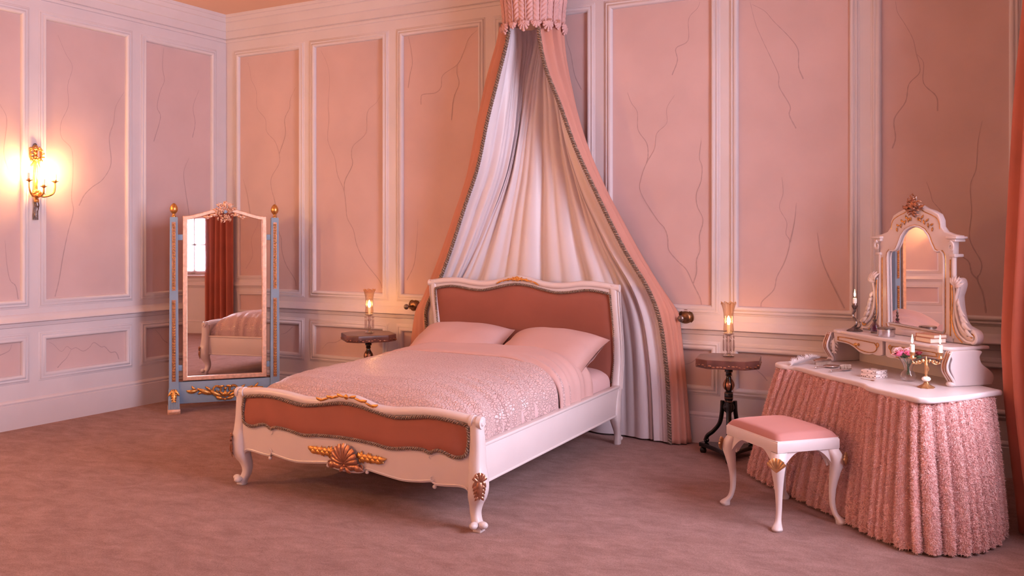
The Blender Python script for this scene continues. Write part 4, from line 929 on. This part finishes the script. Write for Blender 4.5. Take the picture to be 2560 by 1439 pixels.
def skirt_pt(i, v):                                            # v 0 top .. 1 hem
    s = i/NS; u = v**.92; x = TT[i][0]+(BB[i][0]-TT[i][0])*u; y = TT[i][1]+(BB[i][1]-TT[i][1])*u
    a, b = TT[max(i-2, 0)], TT[min(i+2, NS)]; c, d = BB[max(i-2, 0)], BB[min(i+2, NS)]
    dx = (b[0]-a[0])*(1-u)+(d[0]-c[0])*u; dy = (b[1]-a[1])*(1-u)+(d[1]-c[1])*u; l = math.hypot(dx, dy) or 1
    k = s*NP; kk = int(k); f = k-kk; ph = jit[kk]*(1-f)+jit[kk+1]*f; am = jam[kk]*(1-f)+jam[kk+1]*f
    w = abs(sin(pi*(k+ph+.12*sin(v*3+kk))))**.75; A = (.026+.046*v**.8)*am*(1 if v < .93 else 1-.25*(v-.93)/.07)
    o = A*(w-.55); return np.array((x+dy/l*o, y-dx/l*o, .628-.616*v)), np.array((dy/l, -dx/l, 0))
NV = 36
G = [[skirt_pt(i, j/NV)[0] for i in range(0, NS+1, 2)] for j in range(NV+1)]
M['skirt'] = mat('fluffy_pink_skirt', (.86,.52,.49), .9, noise=(30,.12), sheen=.3)
sk = ob('skirt', MB().grid([[tuple(p) for p in r] for r in G]), M['skirt'], dt, 75)
# fluff: short curling fibres over the whole skirt
def fur(n=290000):
    A = np.array(G); nv, nu = A.shape[0], A.shape[1]
    du = np.zeros_like(A); du[:, 1:-1] = A[:, 2:]-A[:, :-2]; du[:, 0] = A[:, 1]-A[:, 0]; du[:, -1] = A[:, -1]-A[:, -2]
    dv = np.zeros_like(A); dv[1:-1] = A[2:]-A[:-2]; dv[0] = A[1]-A[0]; dv[-1] = A[-1]-A[-2]
    Nn = np.cross(du, dv); Nn /= np.linalg.norm(Nn, axis=2, keepdims=True)+1e-9
    if (Nn[nv//2, nu//2] @ np.array((0, -1, 0))) < 0: Nn = -Nn
    U = rng.random(n)*(nu-1.001); V = rng.random(n)**.92*(nv-1.001); i0 = V.astype(int); j0 = U.astype(int); fv = (V-i0)[:, None]; fu = (U-j0)[:, None]
    def sa(B): return B[i0, j0]*(1-fv)*(1-fu)+B[i0+1, j0]*fv*(1-fu)+B[i0, j0+1]*(1-fv)*fu+B[i0+1, j0+1]*fv*fu
    p = sa(A); nn = sa(Nn); nn /= np.linalg.norm(nn, axis=1, keepdims=True)
    rd = rng.normal(size=(n, 3)); L = rng.uniform(.008, .016, (n, 1)); dn = np.array((0, 0, -1.))
    d1 = nn*.9+rd*.45+dn*.25; d1 /= np.linalg.norm(d1, axis=1, keepdims=True); rd2 = rng.normal(size=(n, 3)); d2 = nn*.05+rd2*.8+dn*.35; d2 /= np.linalg.norm(d2, axis=1, keepdims=True)
    m = p+d1*L*.55; e = m+d2*L*.6; sd = np.cross(d1, rng.normal(size=(n, 3))); sd /= np.linalg.norm(sd, axis=1, keepdims=True); sd *= rng.uniform(.0008, .0014, (n, 1))
    for q in (p, m, e): q[:, 2] = np.maximum(q[:, 2], .003)
    V5 = np.empty((n, 5, 3)); V5[:, 0] = p-sd; V5[:, 1] = p+sd; V5[:, 2] = m+sd*.9; V5[:, 3] = m-sd*.9; V5[:, 4] = e
    me = bpy.data.meshes.new('fluff'); b = np.arange(n)*5
    me.vertices.add(n*5); me.vertices.foreach_set('co', V5.reshape(-1))
    loops = np.empty((n, 7), int); loops[:, :4] = b[:, None]+np.array([0, 1, 2, 3]); loops[:, 4:] = b[:, None]+np.array([3, 2, 4])
    me.loops.add(n*7); me.loops.foreach_set('vertex_index', loops.reshape(-1)); me.polygons.add(n*2)
    st_ = np.empty((n, 2), int); st_[:, 0] = np.arange(n)*7; st_[:, 1] = np.arange(n)*7+4; me.polygons.foreach_set('loop_start', st_.reshape(-1)); me.update(calc_edges=True); me.validate()
    m_ = mat('pink_fluff_fibres', (.56,.22,.195), .8, sheen=.3); nt = m_.node_tree; gi = nt.nodes.new('ShaderNodeNewGeometry'); rp_ = nt.nodes.new('ShaderNodeValToRGB')
    rp_.color_ramp.elements[0].color = (.86,.46,.43, 1); rp_.color_ramp.elements[1].color = (.98,.70,.68, 1); nt.links.new(gi.outputs['Random Per Island'], rp_.inputs[0]); nt.links.new(rp_.outputs[0], nt.nodes['Principled BSDF'].inputs['Base Color'])
    me.materials.append(m_); o = bpy.data.objects.new('fluff', me); COL.objects.link(o); o.parent = sk; o['kind'] = 'stuff'; return o
fur()
def hob(name, mb, *a): return ob(name, mb.map(lambda x, y, z: (x, y, .652+(z-.652)*.891)), *a)
# upper stage: shelf on scrolled ends, two shaped drawers
SH = [(-.455,.30),(-.46,.16),(-.455,.09),(-.43,.062),(-.39,.052),(-.36,.060),(-.30,.050),(-.02,.040),(.26,.050),(.32,.058),(.36,.048),(.395,.055),(.425,.085),(.432,.16),(.425,.30)]
hob('shelf', plate(csm(SH), .020, .007, z0=.834), M['white'], dt, 40)
hob('shelf_back', MB().box(-.44, .41, .236, .25, .652, .835), M['white'], dt, 0)
SE = [(.075,.652),(.085,.668),(.075,.700),(.060,.735),(.058,.765),(.066,.795),(.062,.834),(.225,.834),(.222,.80),(.235,.765),(.270,.738),(.298,.710),(.304,.680),(.292,.652)]
for s in (-1, 1):
    xc = -.018+s*.452
    pl_ = plate(csm(SE, 5), .034, .004).map(lambda a, b, c: (xc+(c-.017), a, b)); so = hob('side_scroll', pl_, M['white'], dt, 45)
    edge = smoothc([(.070,.834),(.060,.80),(.052,.765),(.056,.735),(.072,.705),(.084,.680),(.080,.662)], 7)
    gm, wm = MB(), MB()
    for q, tgt, r in ((-.012, wm, .009), (.004, wm, .008), (.017, wm, .007)): tgt.tube([(xc+s*q*.0+q, p[0]-.006-.010*sin(pi*i/(len(edge)-1)), p[1]) for i, p in enumerate(edge)], [r*(.6+.6*i/(len(edge)-1)) for i in range(len(edge))], 8)
    for q in (-.004, .011): gm.tube([(xc+q, p[0]-.012-.010*sin(pi*i/(len(edge)-1)), p[1]) for i, p in enumerate(edge)], .0032, 6)
    wm.ell((xc+.002, .070, .664), (.024, .020, .016), 12, 8)
    hob('carved_fluting', wm, M['white'], so, 60); hob('gilt_lines', gm, M['copper'], so, 60)
    lf = MB(); acanthus(lf, 0, .80, -pi/2, .10, .05, 0, 4); lf.xf(Matrix.Translation((xc-s*.030, .075, 0)) @ Matrix.Rotation(-s*.5, 4, 'Z')); hob('carved_leaf', lf, M['white'], so, 50)
    db = [(.012,.834),(.012,.752),(.03,.744),(.06,.742),(.09,.746),(.12,.738),(.16,.737),(.20,.745),(.24,.765),(.28,.778),(.33,.782),(.405,.782),(.415,.834)]
    D = [(-.018+s*a, b) for a, b in db]; dr = hob('drawer', upright(plate(D, .018, .003), .082), M['white'], dt, 35)
    gl2 = MB(); y_ = .061
    op = smoothc([(.07,.812),(.20,.815),(.36,.815),(.37,.805),(.37,.795),(.30,.792),(.24,.780),(.19,.760),(.13,.752),(.08,.758),(.055,.775),(.055,.795),(.07,.812)], 5)
    gl2.tube([(-.018+s*a, y_, b) for a, b in op], .0026, 6); scroll(gl2, -.018+s*.050, .806, .014, .004, -pi/2, -pi/2-s*5.5, .0035, .002, y_+.004)
    hob('gilt_line', gl2, M['gold'], dr, 60)
    hob('knob', MB().lathe([(.0,0),(.009,0),(.005,.004),(.004,.010),(.010,.014),(.012,.020),(.008,.027),(.0,.029)], 16).xf(Matrix.Translation((-.018+s*.20, .064, .787)) @ Matrix.Rotation(radians(90), 4, 'X')), M['gold'], dr)

# ---------------------------------------------------------------- mirror on the dressing table
dm = thing('dressing_mirror', 'small white gilt-crested mirror with scrolled supports on the dressing table', 'mirror', (0, 0, 0))
MX, MY = .022, .235
c_, s_ = cos(DROT), sin(DROT); dm.location = (DROOT[0]+c_*MX-s_*MY, DROOT[1]+s_*MX+c_*MY, .833); dm.rotation_euler = (0, 0, DROT+radians(.8))
out_r = [(.250,.0),(.250,.40),(.262,.42),(.265,.49),(.298,.505),(.300,.516),(.255,.522),(.205,.535),(.180,.560),(.178,.590),(.160,.622),(.120,.640),(.075,.652),(.040,.668),(.018,.676),(0,.678)]
outl = [(-a, b) for a, b in out_r[:-1]]+list(reversed(out_r)); outl = [(-a, b) for a, b in out_r]+[(a, b) for a, b in reversed(out_r[:-1])]
in_r = [(.205,.035),(.205,.40),(.200,.425),(.185,.440),(.160,.437),(.140,.445),(.120,.475),(.100,.515),(.070,.545),(.035,.560),(0,.565)]
inn = [(-a, b) for a, b in in_r]+[(a, b) for a, b in reversed(in_r[:-1])]; inn = [(max(-.205, min(.205, a)), b) for a, b in inn]
inn = [(-.205,.055),(-.195,.038)]+inn[1:-1]+[(.205,.055),(.195,.038)]
ob('mirror_frame', upright(plate(outl, .034, .005, [inn]), .017), M['white'], dm, 40)
ob('mirror_glass', upright(plate([(a*1.02, .30+(b-.30)*1.015) for a, b in inn], .003, .0005), -.006), M['mirror'], dm, 30)
bd = MB().tube([(a*.985, -.019, b) for a, b in inn], .0055, 6, closed=True); ob('glass_bead', bd, M['white'], dm, 60)
gl3 = MB().tube([(a*1.035, -.018, .30+(b-.30)*1.02) for a, b in inn], .002, 5, closed=True)
for s in (-1, 1):
    gl3.tube([(s*.243, -.018, .02), (s*.243, -.018, .40)], .003, 6)
    
    for k in range(7):
        an = .55-.13*k; leaf(gl3, s*(.030+.016*k), .606-.0045*k-.0006*k*k, (an if k % 2 else an-1.1) if s > 0 else pi-(an if k % 2 else an-1.1), .030-.001*k, .011, -.017, .5*s*(1 if k % 2 else -1), .004)
    scroll(gl3, s*.030, .598, .009, .003, pi/2, pi/2+s*5, .003, .002, -.017); gl3.tube([(s*a, -.017, b-.012) for a, b in smoothc([(.04,.662),(.075,.645),(.12,.630),(.155,.612),(.170,.588),(.172,.560)], 5)], .0025, 5)
ob('gilding', gl3, M['gold'], dm, 60)
cr2 = MB(); shell(cr2, 0, .655, .045, -.018, 7, 2.2, .009, .016)
rq = random.Random(8)
for k in range(34):
    a = k*2.4; R = .042*sqrt((k+.5)/34); leaf(cr2, R*cos(a)*.9, .668+R*1.1*sin(a), a+rq.uniform(-1.2, 1.2), rq.uniform(.018, .030), .010, -.030+R*.3, rq.uniform(-1, 1), .012)
for k in range(8): scroll(cr2, .030*cos(k*.8), .668+.034*sin(k*.8), .009, .003, k, k+5, .0035, .002, -.026, 12)
for s in (-1, 1): leaf(cr2, s*.03, .660, (-.2 if s > 0 else pi+.2), .055, .018, -.02, s*.5, .01); scroll(cr2, s*.05, .655, .014, .004, pi/2, pi/2-s*5, .005, .003, -.02)
leaf(cr2, 0, .65, -pi/2, .045, .022, -.022); ob('crest_ornament', cr2, M['copper'], dm, 50)
tp2 = MB(); leaf(tp2, 0, .672, pi/2, .050, .026, -.008, .3, .008); leaf(tp2, .004, .690, pi/2-.5, .03, .018, -.008, .5, .008); ob('crest_leaf', tp2, M['white'], dm, 50)
for s in (-1, 1):
    cp = MB()                                                 # capital and ledge at the shoulder
    cp.bbox(min(s*.235, s*.305), max(s*.235, s*.305), -.040, .030, .500, .512, .003).bbox(min(s*.240, s*.292), max(s*.240, s*.292), -.034, .028, .486, .500, .003)
    scroll(cp, s*.262, .462, .024, .005, pi/2, pi/2-s*6, .008, .004, -.030); cp.bbox(min(s*.246, s*.284), max(s*.246, s*.284), -.03, .026, .412, .428, .004); cp.tube([(s*.262, -.012, .02), (s*.262, -.012, .42)], .012, 10)
    ob('capital', cp, M['white'], dm, 45)
    so_ = [(.262,.0),(.262,.27),(.268,.298),(.285,.314),(.306,.308),(.316,.285),(.308,.255),(.297,.225),(.300,.185),(.308,.145),(.320,.112),(.342,.088),(.372,.078),(.400,.067),(.414,.044),(.408,.016),(.385,.002)]
    pl3 = ob('side_support', upright(plate([(s*a, b) for a, b in csm(so_, 4)], .040, .006), .022), M['white'], dm, 45)
    dg = MB(); yv = -.022
    dg.tube([(s*a, yv-.004, b) for a, b in smoothc([(.290,.300),(.302,.262),(.292,.22),(.290,.17),(.302,.115),(.330,.07),(.365,.045)], 6)], .009, 8); dg.tube([(s*a, yv-.002, b) for a, b in smoothc([(.275,.29),(.280,.20),(.276,.11),(.300,.05),(.345,.018),(.385,.012)], 6)], .006, 8)
    scroll(dg, s*.385, .040, .030, .006, -pi/2, -pi/2+s*7.5, .009, .005, yv+.006)
    for k in range(6): leaf(dg, s*.288, .268, pi/2-s*(-.35+.36*k), .060, .020, yv, s*.35, .014)
    for k in range(5): leaf(dg, s*(.298+.007*k), .215-.026*k, -pi/2+s*(.75+.05*k), .055, .020, yv+.004, -s*.5, .014)
    for k in range(4): leaf(dg, s*(.312+.012*k), .185-.035*k, -pi/2+s*(.35+.1*k), .065, .022, yv, s*.3, .010)
    ob('carved_acanthus', dg, M['white'], pl3, 50)
    gg = MB().tube([(s*a, yv-.010, b) for a, b in smoothc([(.268,.28),(.272,.20),(.268,.11),(.290,.045),(.335,.008)], 6)], .0028, 6); scroll(gg, s*.385, .040, .017, .003, 0, s*5, .005, .003, yv+.002); ob('gilt_line', gg, M['gold'], pl3, 50)
ob('base_rail', MB().bbox(-.262, .262, -.026, .026, 0, .030, .005), M['white'], dm, 40)
# ================================================================ things on the dressing table
TZ, SZ = .6525, .833
def dloc(t, n, z): return (DROOT[0]+c_*t+s_*n, DROOT[1]+s_*t-c_*n, z)     # (t, n): along the front, towards the room
def dthing(name, label, cat, t, n, z, rot=0, group=None): return thing(name, label, cat, dloc(t, n, z), DROT+radians(rot), group)
def flame(x, y, z, p):
    ob('flame', MB().lathe([(.0,0),(.0028,.004),(.0046,.010),(.0042,.018),(.0022,.030),(.0,.042)], 10, (x, y, z+.006)), M['flame'], p)
    ob('wick', MB().tube([(x, y, z), (x, y, z+.010)], .0008, 5), M['nacredark'], p)
def candle(x, y, z, h, p, r=.0105):
    c = ob('candle', MB().lathe([(.0,0),(r,0),(r*1.05,h*.5),(r,h-.002),(r*.7,h),(.0,h-.002)], 16, (x, y, z)), M['wax'], p); flame(x, y, z+h, c)
# chamber candlestick
cs = dthing('chamber_candlestick', 'dark silver snake-stem candlestick with a lit candle on the shelf', 'candlestick', -.322, -.118, SZ)
ob('base', MB().lathe([(.0,0),(.040,0),(.042,.003),(.034,.008),(.018,.016),(.010,.024),(.0,.026)], 28, flute=(.05, 9)), M['darksilver'], cs)
ob('snake_stem', MB().tube(smoothc([(0, 0, .02), (.012, 0, .045), (-.012, 0, .072), (-.016, 0, .092), (0, 0, .108), (.002, 0, .118)], 7), [.008]*14+[.006]*22, 8), M['darksilver'], cs)
ob('handle', MB().tube(smoothc([(.004, 0, .022), (.03, 0, .020), (.048, 0, .030), (.050, 0, .045), (.040, 0, .050)], 6), .0042, 7).ell((.040, 0, .050), .006, 8, 6), M['darksilver'], cs)
ob('socket', MB().lathe([(.0,.112),(.006,.114),(.014,.128),(.017,.136),(.012,.142),(.012,.150),(.0,.150)], 18), M['darksilver'], cs)
candle(0, 0, .148, .030, cs)
# perfume bottle
pf = dthing('perfume_bottle', 'small purple glass perfume bottle with tall silver stopper', 'perfume bottle', -.20, -.150, SZ)
ob('bottle', MB().lathe([(.0,0),(.016,0),(.018,.008),(.024,.024),(.022,.040),(.012,.052),(.008,.060),(.010,.066),(.0,.066)], 18, flute=(.04, 6)), M['purpleglass'], pf)
ob('silver_mount', MB().lathe([(.018,0),(.021,.006),(.017,.010)], 18).lathe([(.009,.062),(.011,.070),(.005,.076),(.0,.078)], 14), M['darksilver'], pf)
ob('stopper', MB().lathe([(.0,.076),(.005,.080),(.008,.090),(.004,.098),(.007,.104),(.003,.116),(.0015,.132),(.0,.134)], 12), M['darksilver'], pf)
# round jar
jr = dthing('powder_jar', 'round mirrored silver powder jar with flat lid', 'jar', -.040, -.095, SZ)
ob('body', MB().lathe([(.0,0),(.042,0),(.043,.002),(.043,.036),(.0,.036)], 32), M['silver'], jr, 30)
ob('lid', MB().lathe([(.0,.036),(.0445,.036),(.0445,.043),(.042,.046),(.0,.047)], 32), M['darksilver'], jr, 30)
# two books lying
def book(label, t, n, z, w, d, h, rot):
    b = dthing('book', label, 'book', t, n, z, rot, 'books on the shelf')
    cv = MB().bbox(-w/2, w/2, -d/2, d/2, 0, .0022, .0006).bbox(-w/2, w/2, -d/2, d/2, h-.0022, h, .0006).bbox(-w/2-.001, -w/2+.003, -d/2, d/2, 0, h, .001)
    ob('cover', cv, M['cover'], b, 30); ob('pages', MB().box(-w/2+.003, w/2-.004, -d/2+.004, d/2-.004, .0022, h-.0022), M['cream'], b, 0)
book('tan book with cream pages under another on the dressing-table shelf', .225, -.140, SZ, .125, .088, .023, -6); book('thinner tan book lying on top of another on the shelf', .228, -.143, SZ+.0235, .120, .082, .017, 3)
# feather
ft = dthing('feather_quill', 'fluffy white feather lying at the left of the dressing table', 'feather', -.395, .19, TZ, 0)
sp = smoothc([(.035, -.07, .003), (.010, -.02, .006), (-.02, .05, .012), (-.05, .12, .022), (-.07, .18, .020)], 8); ob('quill', MB().tube(sp, [.0018-.0014*i/(len(sp)-1) for i in range(len(sp))], 5), M['feather'], ft)
bb = MB(); rf = random.Random(2)
for i in range(900):
    t = rf.uniform(.10, 1); k = min(int(t*(len(sp)-1)), len(sp)-2); p = Vector(sp[k]).lerp(Vector(sp[k+1]), t*(len(sp)-1)-k); tg = (Vector(sp[k+1])-Vector(sp[k])).normalized(); sdv = tg.cross(Vector((0, 0, 1))).normalized(); s = rf.choice((-1, 1))
    l = .050*sin(pi*min(1, .15+t*.75))*rf.uniform(.6, 1.1); d = (sdv*s*rf.uniform(.3, 1)+tg*rf.uniform(.2, .9)+Vector((0, 0, rf.uniform(-.05, .75)))).normalized(); q = p+d*l*.6; e = q+(d+Vector((rf.uniform(-.4, .4), rf.uniform(-.4, .4), rf.uniform(-.2, .5)))).normalized()*l*.5; w = tg*.0012
    for v in (p, q, e): v.z = max(v.z, .001)
    bb.add([p-w, p+w, q+w, q-w, e], [(0, 1, 2, 3), (3, 2, 4)])
ob('barbs', bb, M['feather'], ft, 0)
# brushes, hand mirror and comb
def brush(label, t, n, rot, bristle_down=True, L=.11, w=.020):
    b = dthing('hair_brush', label, 'brush', t, n, TZ, rot, 'silver-backed brushes')
    z0 = .018 if bristle_down else .0
    ob('back', MB().bbox(-L/2, L/2, -w/2, w/2, z0, z0+.010, .004), M['bone'], b, 40); ob('silver_rim', MB().bbox(-L/2-.002, L/2+.002, -w/2-.002, w/2+.002, z0-.0005, z0+.003, .001), M['silver'], b, 40)
    br = MB(); r = random.Random(int(t*100+n*1000))
    for i in range(26):
        for j in range(6):
            x, y = -L/2*.88+L*.88*i/25, -w/2*.75+w*.75*j/5; x2, y2 = x+r.uniform(-.002, .002), y+r.uniform(-.002, .002)
            za, zb_ = (z0, .0005) if bristle_down else (.010, .026)
            br.add([(x-.0007, y, za), (x+.0007, y, za), (x2+.0005, y2, zb_), (x2-.0005, y2, zb_)], [(0, 1, 2, 3)])
    o = ob('bristles', br, M['bristle'], b, 0); o['kind'] = 'stuff'; return b
brush('brown-backed clothes brush standing on its pale bristles beside the feather', -.365, .055, 97)
def handled(name, label, cat, t, n, rot, Lh=.085, Rh=.030):
    b = dthing(name, label, cat, t, n, TZ, rot); 
    ob('handle', MB().tube([(0, 0, .008), (Lh*.2, 0, .009), (Lh*.6, 0, .009), (Lh, 0, .008)], [.004, .0065, .005, .006], 8, normal=(0, 0, 1), flat=.7).ell((0, 0, .008), (.007, .007, .005), 8, 6), M['silver'], b); return b
hm = handled('hand_mirror', 'silver-handled hand mirror lying face down behind the brush', 'hand mirror', -.232, .190, 103)
ob('head', MB().lathe([(.0,.003),(.034,.003),(.036,.007),(.033,.011),(.0,.013)], 28, (.118, 0, 0)).map(lambda x, y, z: (.118+(x-.118)*1.15, y, z)), M['bone'], hm, 40); ob('silver_rim', MB().tube([(.118+.041*cos(a), .0355*sin(a), .008) for a in lin(0, 2*pi*31/32, 31)], .003, 6, closed=True), M['silver'], hm)
hb2 = handled('hair_brush', 'silver-handled hairbrush with upturned pale bristles beside the inlaid boxes', 'brush', -.098, .192, 108, .080)
hb2['group'] = 'silver-backed brushes'
ob('head', MB().ell((.120, 0, .008), (.044, .022, .007), 20, 8), M['silver'], hb2)
br = MB(); r = random.Random(4)
for i in range(420):
    a, q = r.uniform(0, 2*pi), sqrt(r.random()); x, y = .120+.038*q*cos(a), .017*q*sin(a); dx, dy = r.uniform(-.002, .002), r.uniform(-.002, .002); br.add([(x-.0007, y, .012), (x+.0007, y, .012), (x+dx+.0004, y+dy, .030), (x+dx-.0004, y+dy, .030)], [(0, 1, 2, 3)])
bo = ob('bristles', br, M['bristle'], hb2, 0); bo['kind'] = 'stuff'
nf = dthing('nail_file', 'thin metal nail file at the front of the dressing table', 'nail file', .150, .170, TZ, 8); ob('blade', MB().bbox(-.035, .035, -.003, .003, .0, .0025, .001), M['silver'], nf, 40); ob('handle', MB().bbox(.030, .050, -.004, .004, 0, .004, .0015), M['bone'], nf, 40)
# inlaid boxes
def inlay_box(label, t, n, z, w, d, h, rot, seed):
    b = dthing('trinket_box', label, 'box', t, n, z, rot, 'inlaid trinket boxes'); ob('body', MB().bbox(-w/2, w/2, -d/2, d/2, 0, h, .0015), M['nacre'], b, 30); il = MB(); r = random.Random(seed)
    for i in range(7):
        for j in range(5):
            if r.random() < .45:
                x, y = -w/2+w*(i+.5)/7, -d/2+d*(j+.5)/5; il.bbox(x-w*.05, x+w*.05, y-d*.06, y+d*.06, h-.0005, h+.0006, .0003)
    for i in range(8):
        for j in range(2):
            if r.random() < .6:
                x = -w/2+w*(i+.5)/8; z_ = h*(.3+.4*j); il.box(x-w*.04, x+w*.04, -d/2-.0006, -d/2+.001, z_-h*.10, z_+h*.10); il.box(w/2-.001, w/2+.0006, -d/2+d*(i+.2)/8, -d/2+d*(i+.8)/8, z_-h*.10, z_+h*.10); il.box(-w/2-.0006, -w/2+.001, -d/2+d*(i+.2)/8, -d/2+d*(i+.8)/8, z_-h*.10, z_+h*.10)
    ob('dark_inlay', il, M['nacredark'], b, 0)
inlay_box('pearl and dark inlaid box, the lower of two stacked', .098, .085, TZ, .088, .088, .019, 15, 1); inlay_box('pearl and dark inlaid box stacked on top of another', .096, .083, TZ+.0196, .086, .086, .018, 16, 2)
# vase of roses
vz = dthing('glass_vase', 'flared cut-glass vase holding pink roses on the dressing table', 'vase', .240, .002, TZ)
ob('glass_body', MB().lathe([(.0,0),(.026,0),(.034,.010),(.037,.024),(.030,.040),(.018,.052),(.019,.062),(.028,.085),(.042,.108),(.048,.114)], 24, flute=(.03, 12)), M['glass'], vz, 60)
stm = MB(); rr2 = random.Random(6)
for k in range(9): stm.tube(smoothc([(rr2.uniform(-.008, .008), rr2.uniform(-.008, .008), .030), (rr2.uniform(-.008, .008), rr2.uniform(-.008, .008), .065), (.03*cos(k*.7), .03*sin(k*.7), .115)], 4), .0016, 5)
for k in range(26):
    a = rr2.uniform(0, 2*pi); q = rr2.uniform(.015, .050); lf = MB(); leaf(lf, 0, 0, rr2.uniform(.2, 1.2), .028, .014, 0, .2, .003, 5); lf.xf(Matrix.Translation((q*cos(a), q*sin(a), .112+rr2.uniform(-.008, .012))) @ Matrix.Rotation(a, 4, 'Z') @ Matrix.Rotation(radians(-60), 4, 'X')); stm.add(lf.v, lf.f)
ob('stems', stm, M['leaf'], vz, 60)
def rose(label, x, y, z, R, m):
    o = MB(); r = random.Random(int(x*5000+y*999)); 
    for ring_, n_, rad, op in ((0, 3, .30, .1), (1, 5, .58, .45), (2, 6, .95, .85)):
        for k in range(n_):
            a0 = 2*pi*k/n_+ring_*.5; rows = []
            for i in range(6):
                v = i/5; row = []
                for j in range(7):
                    u = (j/6-.5); an = a0+u*2*pi/n_*1.35; rr = R*rad*(.25+.75*v**.7)*(1+.06*cos(u*8))+R*.15*op*v**3; row.append((rr*cos(an), rr*sin(an), R*(-.55+1.15*v*(1-.28*op)-.5*u*u*v)))
                rows.append(row)
            o.grid(rows)
    ro = ob('rose', o.shift(0, 0, 0), M[m], None, 60); ro.location = dloc(.240+x, .002-y, TZ+z); ro.rotation_euler = (r.uniform(.2, .7), r.uniform(-.5, .5), DROT); so = ro.modifiers.new('thickness', 'SOLIDIFY'); so.thickness = .0008; tag(ro, label, 'rose', 'roses in the glass vase'); return ro
rose('bright pink rose at the front of the vase', -.004, -.046, .132, .023, 'rosepink'); rose('soft pink rose at the right front of the vase', .034, -.024, .136, .021, 'rosepink'); rose('white-pink rose at the back left of the vase', -.022, .018, .142, .021, 'rosepale'); rose('pale pink rose at the left edge of the vase', -.050, -.014, .138, .020, 'rosepale')
rose('pale pink rosebud drooping low at the left of the vase', -.044, -.040, .120, .016, 'rosepale'); rose('dark red rose at the right of the vase, beside the candle', .048, .020, .136, .016, 'rosered')
# candelabrum
cd_ = dthing('candelabrum', 'gilt two-branch candelabrum with a white onyx ball and lit candles', 'candelabrum', .431, .062, TZ, 62)
ob('base', MB().lathe([(.0,0),(.034,0),(.036,.003),(.028,.008),(.014,.016),(.008,.026),(.006,.030),(.0,.030)], 28, flute=(.09, 8)), M['brightgold'], cd_)
ob('onyx_ball', MB().ell((0, 0, .040), (.020, .020, .012), 20, 10), M['onyx'], cd_)
fg = MB().lathe([(.0,.050),(.007,.052),(.005,.060),(.008,.068),(.006,.078),(.0085,.088),(.007,.098),(.009,.106),(.005,.114),(.006,.124),(.003,.136),(.0,.146)], 12); fg.tube(smoothc([(.004, 0, .10), (.012, .003, .085), (.006, .006, .072)], 4), .003, 5); fg.tube(smoothc([(-.004, 0, .108), (-.012, .002, .120), (-.010, .003, .132)], 4), .003, 5); ob('figure_stem', fg, M['brightgold'], cd_)
for s in (-1, 1):
    am = MB().tube(smoothc([(0, 0, .112), (s*.015, 0, .128), (s*.030, 0, .112), (s*.046, 0, .108), (s*.058, 0, .118), (s*.060, 0, .130)], 6), .0025, 6); scroll(am, s*.030, .118, .010, .003, 0, s*6, .003, .002, 0)
    for k in range(4): leaf(am, s*(.012+.012*k), .114, pi/2-s*(.3+.5*k), .016, .009, 0, .3, .003, 5)
    a_o = ob('branch', am, M['brightgold'], cd_, 50)
    ob('drip_pan', MB().lathe([(.0,.126),(.006,.127),(.018,.134),(.019,.137),(.009,.136),(.007,.146),(.012,.154),(.012,.162),(.0,.162)], 18, (s*.060, 0, 0), flute=(.06, 8)), M['brightgold'], a_o)
    c = ob('candle', MB().lathe([(.0,0),(.0105,0),(.0105,.034),(.007,.036),(.0,.034)], 16, (s*.060, 0, .160)), M['wax'], cd_); flame(s*.060, 0, .195, c)
